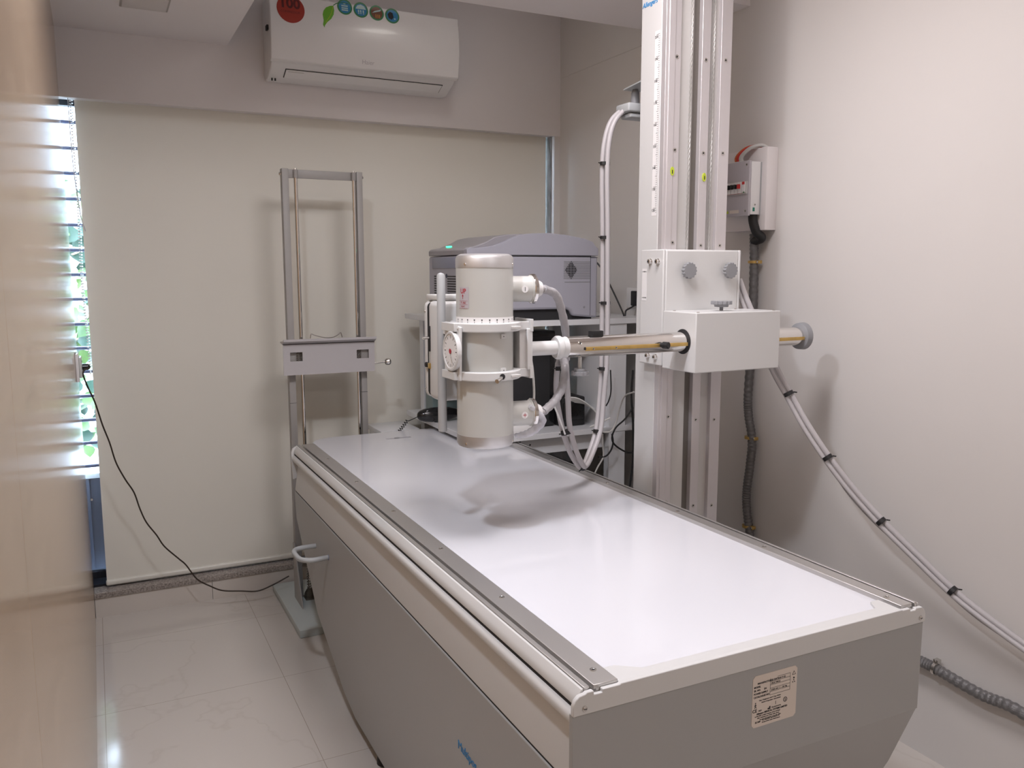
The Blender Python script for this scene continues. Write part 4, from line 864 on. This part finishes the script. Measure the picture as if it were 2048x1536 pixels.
# side grille with dark diamond
b = M('recess_grey'); gx0, gx1, gz0, gz1 = PX1-.172, PX1-.040, 1.515, 1.590
for k in range(11): z = gz0+k*(gz1-gz0)/10.5; b.m('grey_plastic').box(gx0, gx1, PY0+.0008, PY0+.003, z, z+.0032)
b.m('grey_plastic').box(gx0+.004, gx1, PY0+.0008, PY0+.003, gz0-.015, gz0-.012)
for k in range(11):
    z = gz0+k*(gz1-gz0)/10.5; hw = .031*(1-abs(k-5)/5.5); 
    for s0 in (-.03, -.015, 0, .015):
        a0, a1 = max(-hw, s0), min(hw, s0+.013)
        if a1 > a0: b.m('black_ink').box(gx0+.036+a0, gx0+.036+a1, PY0+.0002, PY0+.0006, z-.0004, z+.0042)
b.out('side_grille', t)
M('grey_plastic').lathe((PX1-.068, PY0+.002, 1.392), (0, -1, 0), [(0, .005), (.001, .005)], 16).out('lock_hole', t)
# left face details
b = M('panel_blue').rbox(PX0-.004, PX0+.004, PY0+.03, PY1-.05, 1.560, 1.606, .002); b.out('control_panel', t)
b = B()
for seg_ in ((PY0+.04, PY0+.21), (PY0+.245, PY1-.07)):
    for k in range(8): b.m('black_ink').box(PX0-.0012, PX0+.001, seg_[0], seg_[1], 1.450+k*.0105, 1.455+k*.0105)
b.out('front_vents', t)
M('bar_dark').lathe((PX0, PY0+.22, 1.528), (-1, 0, 0), [(0, .009), (.001, .009)], 16).out('maker_badge', t)
M('recess_grey').box(PX0-.001, PX0+.001, PY1-.055, PY1-.04, 1.38, 1.425).out('side_slot', t)
M('led_green').rbox(PX0+.048, PX0+.060, 3.44, 3.485, 1.652, 1.6575, .002).out('status_light', t)
# ================================================================== THINGS ON AND BEHIND THE BENCH
cd_ = M('rubber_black').tube([at(1188, 520, 'Y', 3.45), at(1200, 533, 'Y', 3.43), at(1215, 560, 'Y', 3.38), at(1232, 595, 'Y', 3.33), at(1246, 626, 'Y', 3.28), at(1248, 634, 'Y', 3.26)], .004, 8)
cd_.out('power_lead', t)
t = thing('wall_outlet', 'small white outlet on the right wall behind the bench top', 'socket', (XR, 3.30, 1.42))
M('white_gloss').rbox(XR-.012, XR, 3.24, 3.38, 1.375, 1.47, .003).out('face_plate', t)
M('black_ink').rbox(XR-.030, XR-.012, 3.275, 3.32, 1.385, 1.455, .004).out('black_adaptor', t)
M('rubber_black').tube([(XR-.02, 3.29, 1.39), (2.25, 3.28, 1.375), (2.215, 3.26, 1.365), (2.205, 3.25, 1.343)], .004, 8).out('power_lead', t)
# lower shelf
SZ = .8525
t = thing('hand_switch', 'black rounded hand switch with coiled cord on the lower white shelf', 'hand switch', (1.47, 3.60, SZ))
pb = [at(833, 826, 'Y', 3.60), at(915, 818, 'Y', 3.60)]
x0 = pb[0].x; 
b = M('black_gloss'); n = 20; prof_ = []
for i in range(n+1):
    a = i/n; prof_.append((a*.215, .0315*math.sin(math.pi*min(1, a*.5+.0))**.5 if a < .999 else .0))
prof_ = [(0, 0), (.004, .014), (.014, .023), (.035, .030), (.07, .034), (.12, .034), (.16, .030), (.195, .020), (.210, .008), (.212, 0)]
b.lathe((x0+.003, 3.60, SZ+.0345), (1, 0, 0), prof_, 28); b.out('case', t)
M('grey_plastic').tube([(x0+.040, 3.578, SZ+.056), (x0+.048, 3.577, SZ+.059)], .0028, 8, 1).out('glint_button', t)  # small grey button standing in for a glint on the black case
cc = []
A_ = Vector((x0+.004, 3.60, SZ+.030)); p_end = at(768, 880, 'Y', 3.72)
mid_ = at(815, 840, 'Y', 3.65)
cc = [A_, A_*.6+mid_*.4+Vector((0, 0, -.003))]
N_ = 130
for k in range(N_):
    q = k/N_; p = mid_.lerp(p_end, q)+Vector((0, 0, -.02*math.sin(math.pi*q))); a = k*.75
    dr = (p_end-mid_).normalized(); u_ = Vector((-dr.z, 0, dr.x)); cc.append(p+u_*(.0075*math.cos(a))+Vector((0, 1, 0))*(.0075*math.sin(a)))
M('rubber_black').tube(cc, .0019, 6, 2).out('coiled_cord', t)
b = M('clear_bag')
for i in range(3): b.lathe((1.435+.016*i, 3.34, SZ), (0, 0, 1), [(0, .03), (.02, .034-.004*i), (.045, .026), (.065, .028), (.08, .012), (.083, 0)], 11)
b.out('plastic_bag', label='crumpled clear plastic bag on the lower shelf beside the hand switch', cat='bag', angle=10)
t = thing('computer_tower', 'black computer tower standing on the lower shelf of the bench', 'computer', (1.70, 3.45, SZ))
M('black_gloss').rbox(1.53, 1.84, 3.26, 3.64, SZ+.004, 1.285, .006).out('case', t)
M('rubber_black').box(1.55, 1.82, 3.28, 3.62, SZ, SZ+.004).out('feet', t)
M('gap_black').rbox(1.56, 1.81, 3.255, 3.261, .92, 1.26, .002).out('front_mesh', t)
t = thing('black_case', 'low black case at the right of the computer under the cable loop', 'case', (1.92, 3.40, SZ))
M('rubber_black').rbox(1.85, 1.975, 3.22, 3.42, SZ, .985, .008).out('shell', t)
M('black_gloss').rbox(1.858, 1.967, 3.216, 3.221, .88, .96, .003).out('front', t)
M('teal_grey').rbox(1.45, 1.58, 3.78, 3.875, SZ+.0005, 1.06, .004).out('file_box', label='dull teal box at the back of the lower shelf behind the hand switch', cat='box')
t = thing('remote_control', 'small black gadget hanging below the bench top behind the tube head', 'gadget', (1.44, 3.62, .96))
M('rubber_black').rbox(1.435, 1.515, 3.69, 3.73, .98, 1.06, .010).out('case', t); M('label_grey').rbox(1.440, 1.460, 3.688, 3.691, 1.0, 1.045, .001).out('label_patch', t)
M('white_gloss').rbox(1.58, 1.68, 3.16, 3.22, SZ, .888, .006).out('adapter_box', label='small white adapter box on the shelf edge below the computer', cat='adapter')
# low cupboard beyond the table
t = thing('low_cabinet', 'low white cabinet by the blind behind the far end of the table', 'cabinet', (1.36, 3.9, 0))
M('desk_white').rbox(1.20, 1.382, 3.80, 4.02, 0, .765, .004).out('body', t); M('desk_white').rbox(1.19, 1.384, 3.79, 4.03, .765, .79, .003).out('top', t)
# floor things under the bench
t = thing('power_supply', 'black power supply unit lying under the bench', 'power supply', (1.8, 3.45, 0))
M('rubber_black').rbox(1.67, 2.01, 3.27, 3.68, 0, .64, .012).out('case', t); M('black_gloss').rbox(1.67, 1.99, 3.21, 3.27, .50, .68, .015).out('lid', t)
M('desk_white').box(1.66, 2.04, 3.13, 3.17, .44, .55).out('cross_bar', label='dusty pinkish white board low between the bench legs', cat='board')
# loose leads on the right of the bench
def lead(nm, lab, m, pts, r=.0035, grp=None):
    return M(m).tube([at(px, py, 'Y', y) for px, py, y in pts], r, 8, 8).out(nm, label=lab, cat='cable', group=grp)
lead('cable', 'grey lead arching from the column down across the bench leg', 'cable_light', [(1268, 784, 2.9), (1250, 792, 2.98), (1240, 815, 3.03), (1232, 845, 3.05), (1222, 862, 3.05), (1205, 864, 3.06), (1190, 855, 3.07)])
lead('cable', 'black lead crossing the bench leg diagonally below the arm', 'rubber_black', [(1266, 815, 3.08), (1250, 838, 3.08), (1232, 855, 3.08), (1224, 875, 3.08), (1230, 890, 3.08), (1250, 903, 3.08), (1268, 906, 3.08)], .004)
lead('cable', 'black loop hanging left of the bench leg beneath the shelf', 'rubber_black', [(1224, 868, 3.08), (1226, 885, 3.08), (1222, 900, 3.08), (1212, 912, 3.08), (1197, 914, 3.08)], .004)
lead('cable', 'long black lead dropping straight down beside the column', 'rubber_black', [(1266, 740, 3.08), (1263, 790, 3.08), (1266, 850, 3.08), (1266, 920, 3.08), (1258, 985, 3.08)], .005)
lead('cable', 'pale lead hanging loose below the shelf right of the cable loop', 'cable_light', [(1205, 868, 3.08), (1206, 895, 3.08), (1206, 915, 3.08), (1195, 935, 3.08), (1188, 950, 3.08)])
lead('cable', 'white lead lying on the shelf edge left of the bench leg', 'thin_white', [(1220, 836, 3.08), (1205, 843, 3.08), (1190, 850, 3.08), (1180, 854, 3.09)], .004)
lead('cable', 'black lead running between printer shelf and bench leg', 'rubber_black', [(1221, 740, 3.09), (1222, 780, 3.09), (1218, 800, 3.09), (1212, 812, 3.09)], .003)
for k in range(9):
    y = 3.14+.012*k; dx = k*3.2; c_lab = 'white network cable in the tangle on the lower shelf behind the cable loop'
    M('cable_light' if k % 2 else 'thin_white').tube([at(1130+dx, 795+k*1.5, 'Y', y), at(1152+dx, 796+2*k, 'Y', y), at(1172+dx, 806+2.5*k, 'Y', y), at(1192+dx*.6, 825+2.5*k, 'Y', y), at(1200+dx*.6, 842+k, 'Y', y)], .0033, 7, 8).out('network_cable', label=c_lab, cat='cable', group='tangled network cables on the shelf')
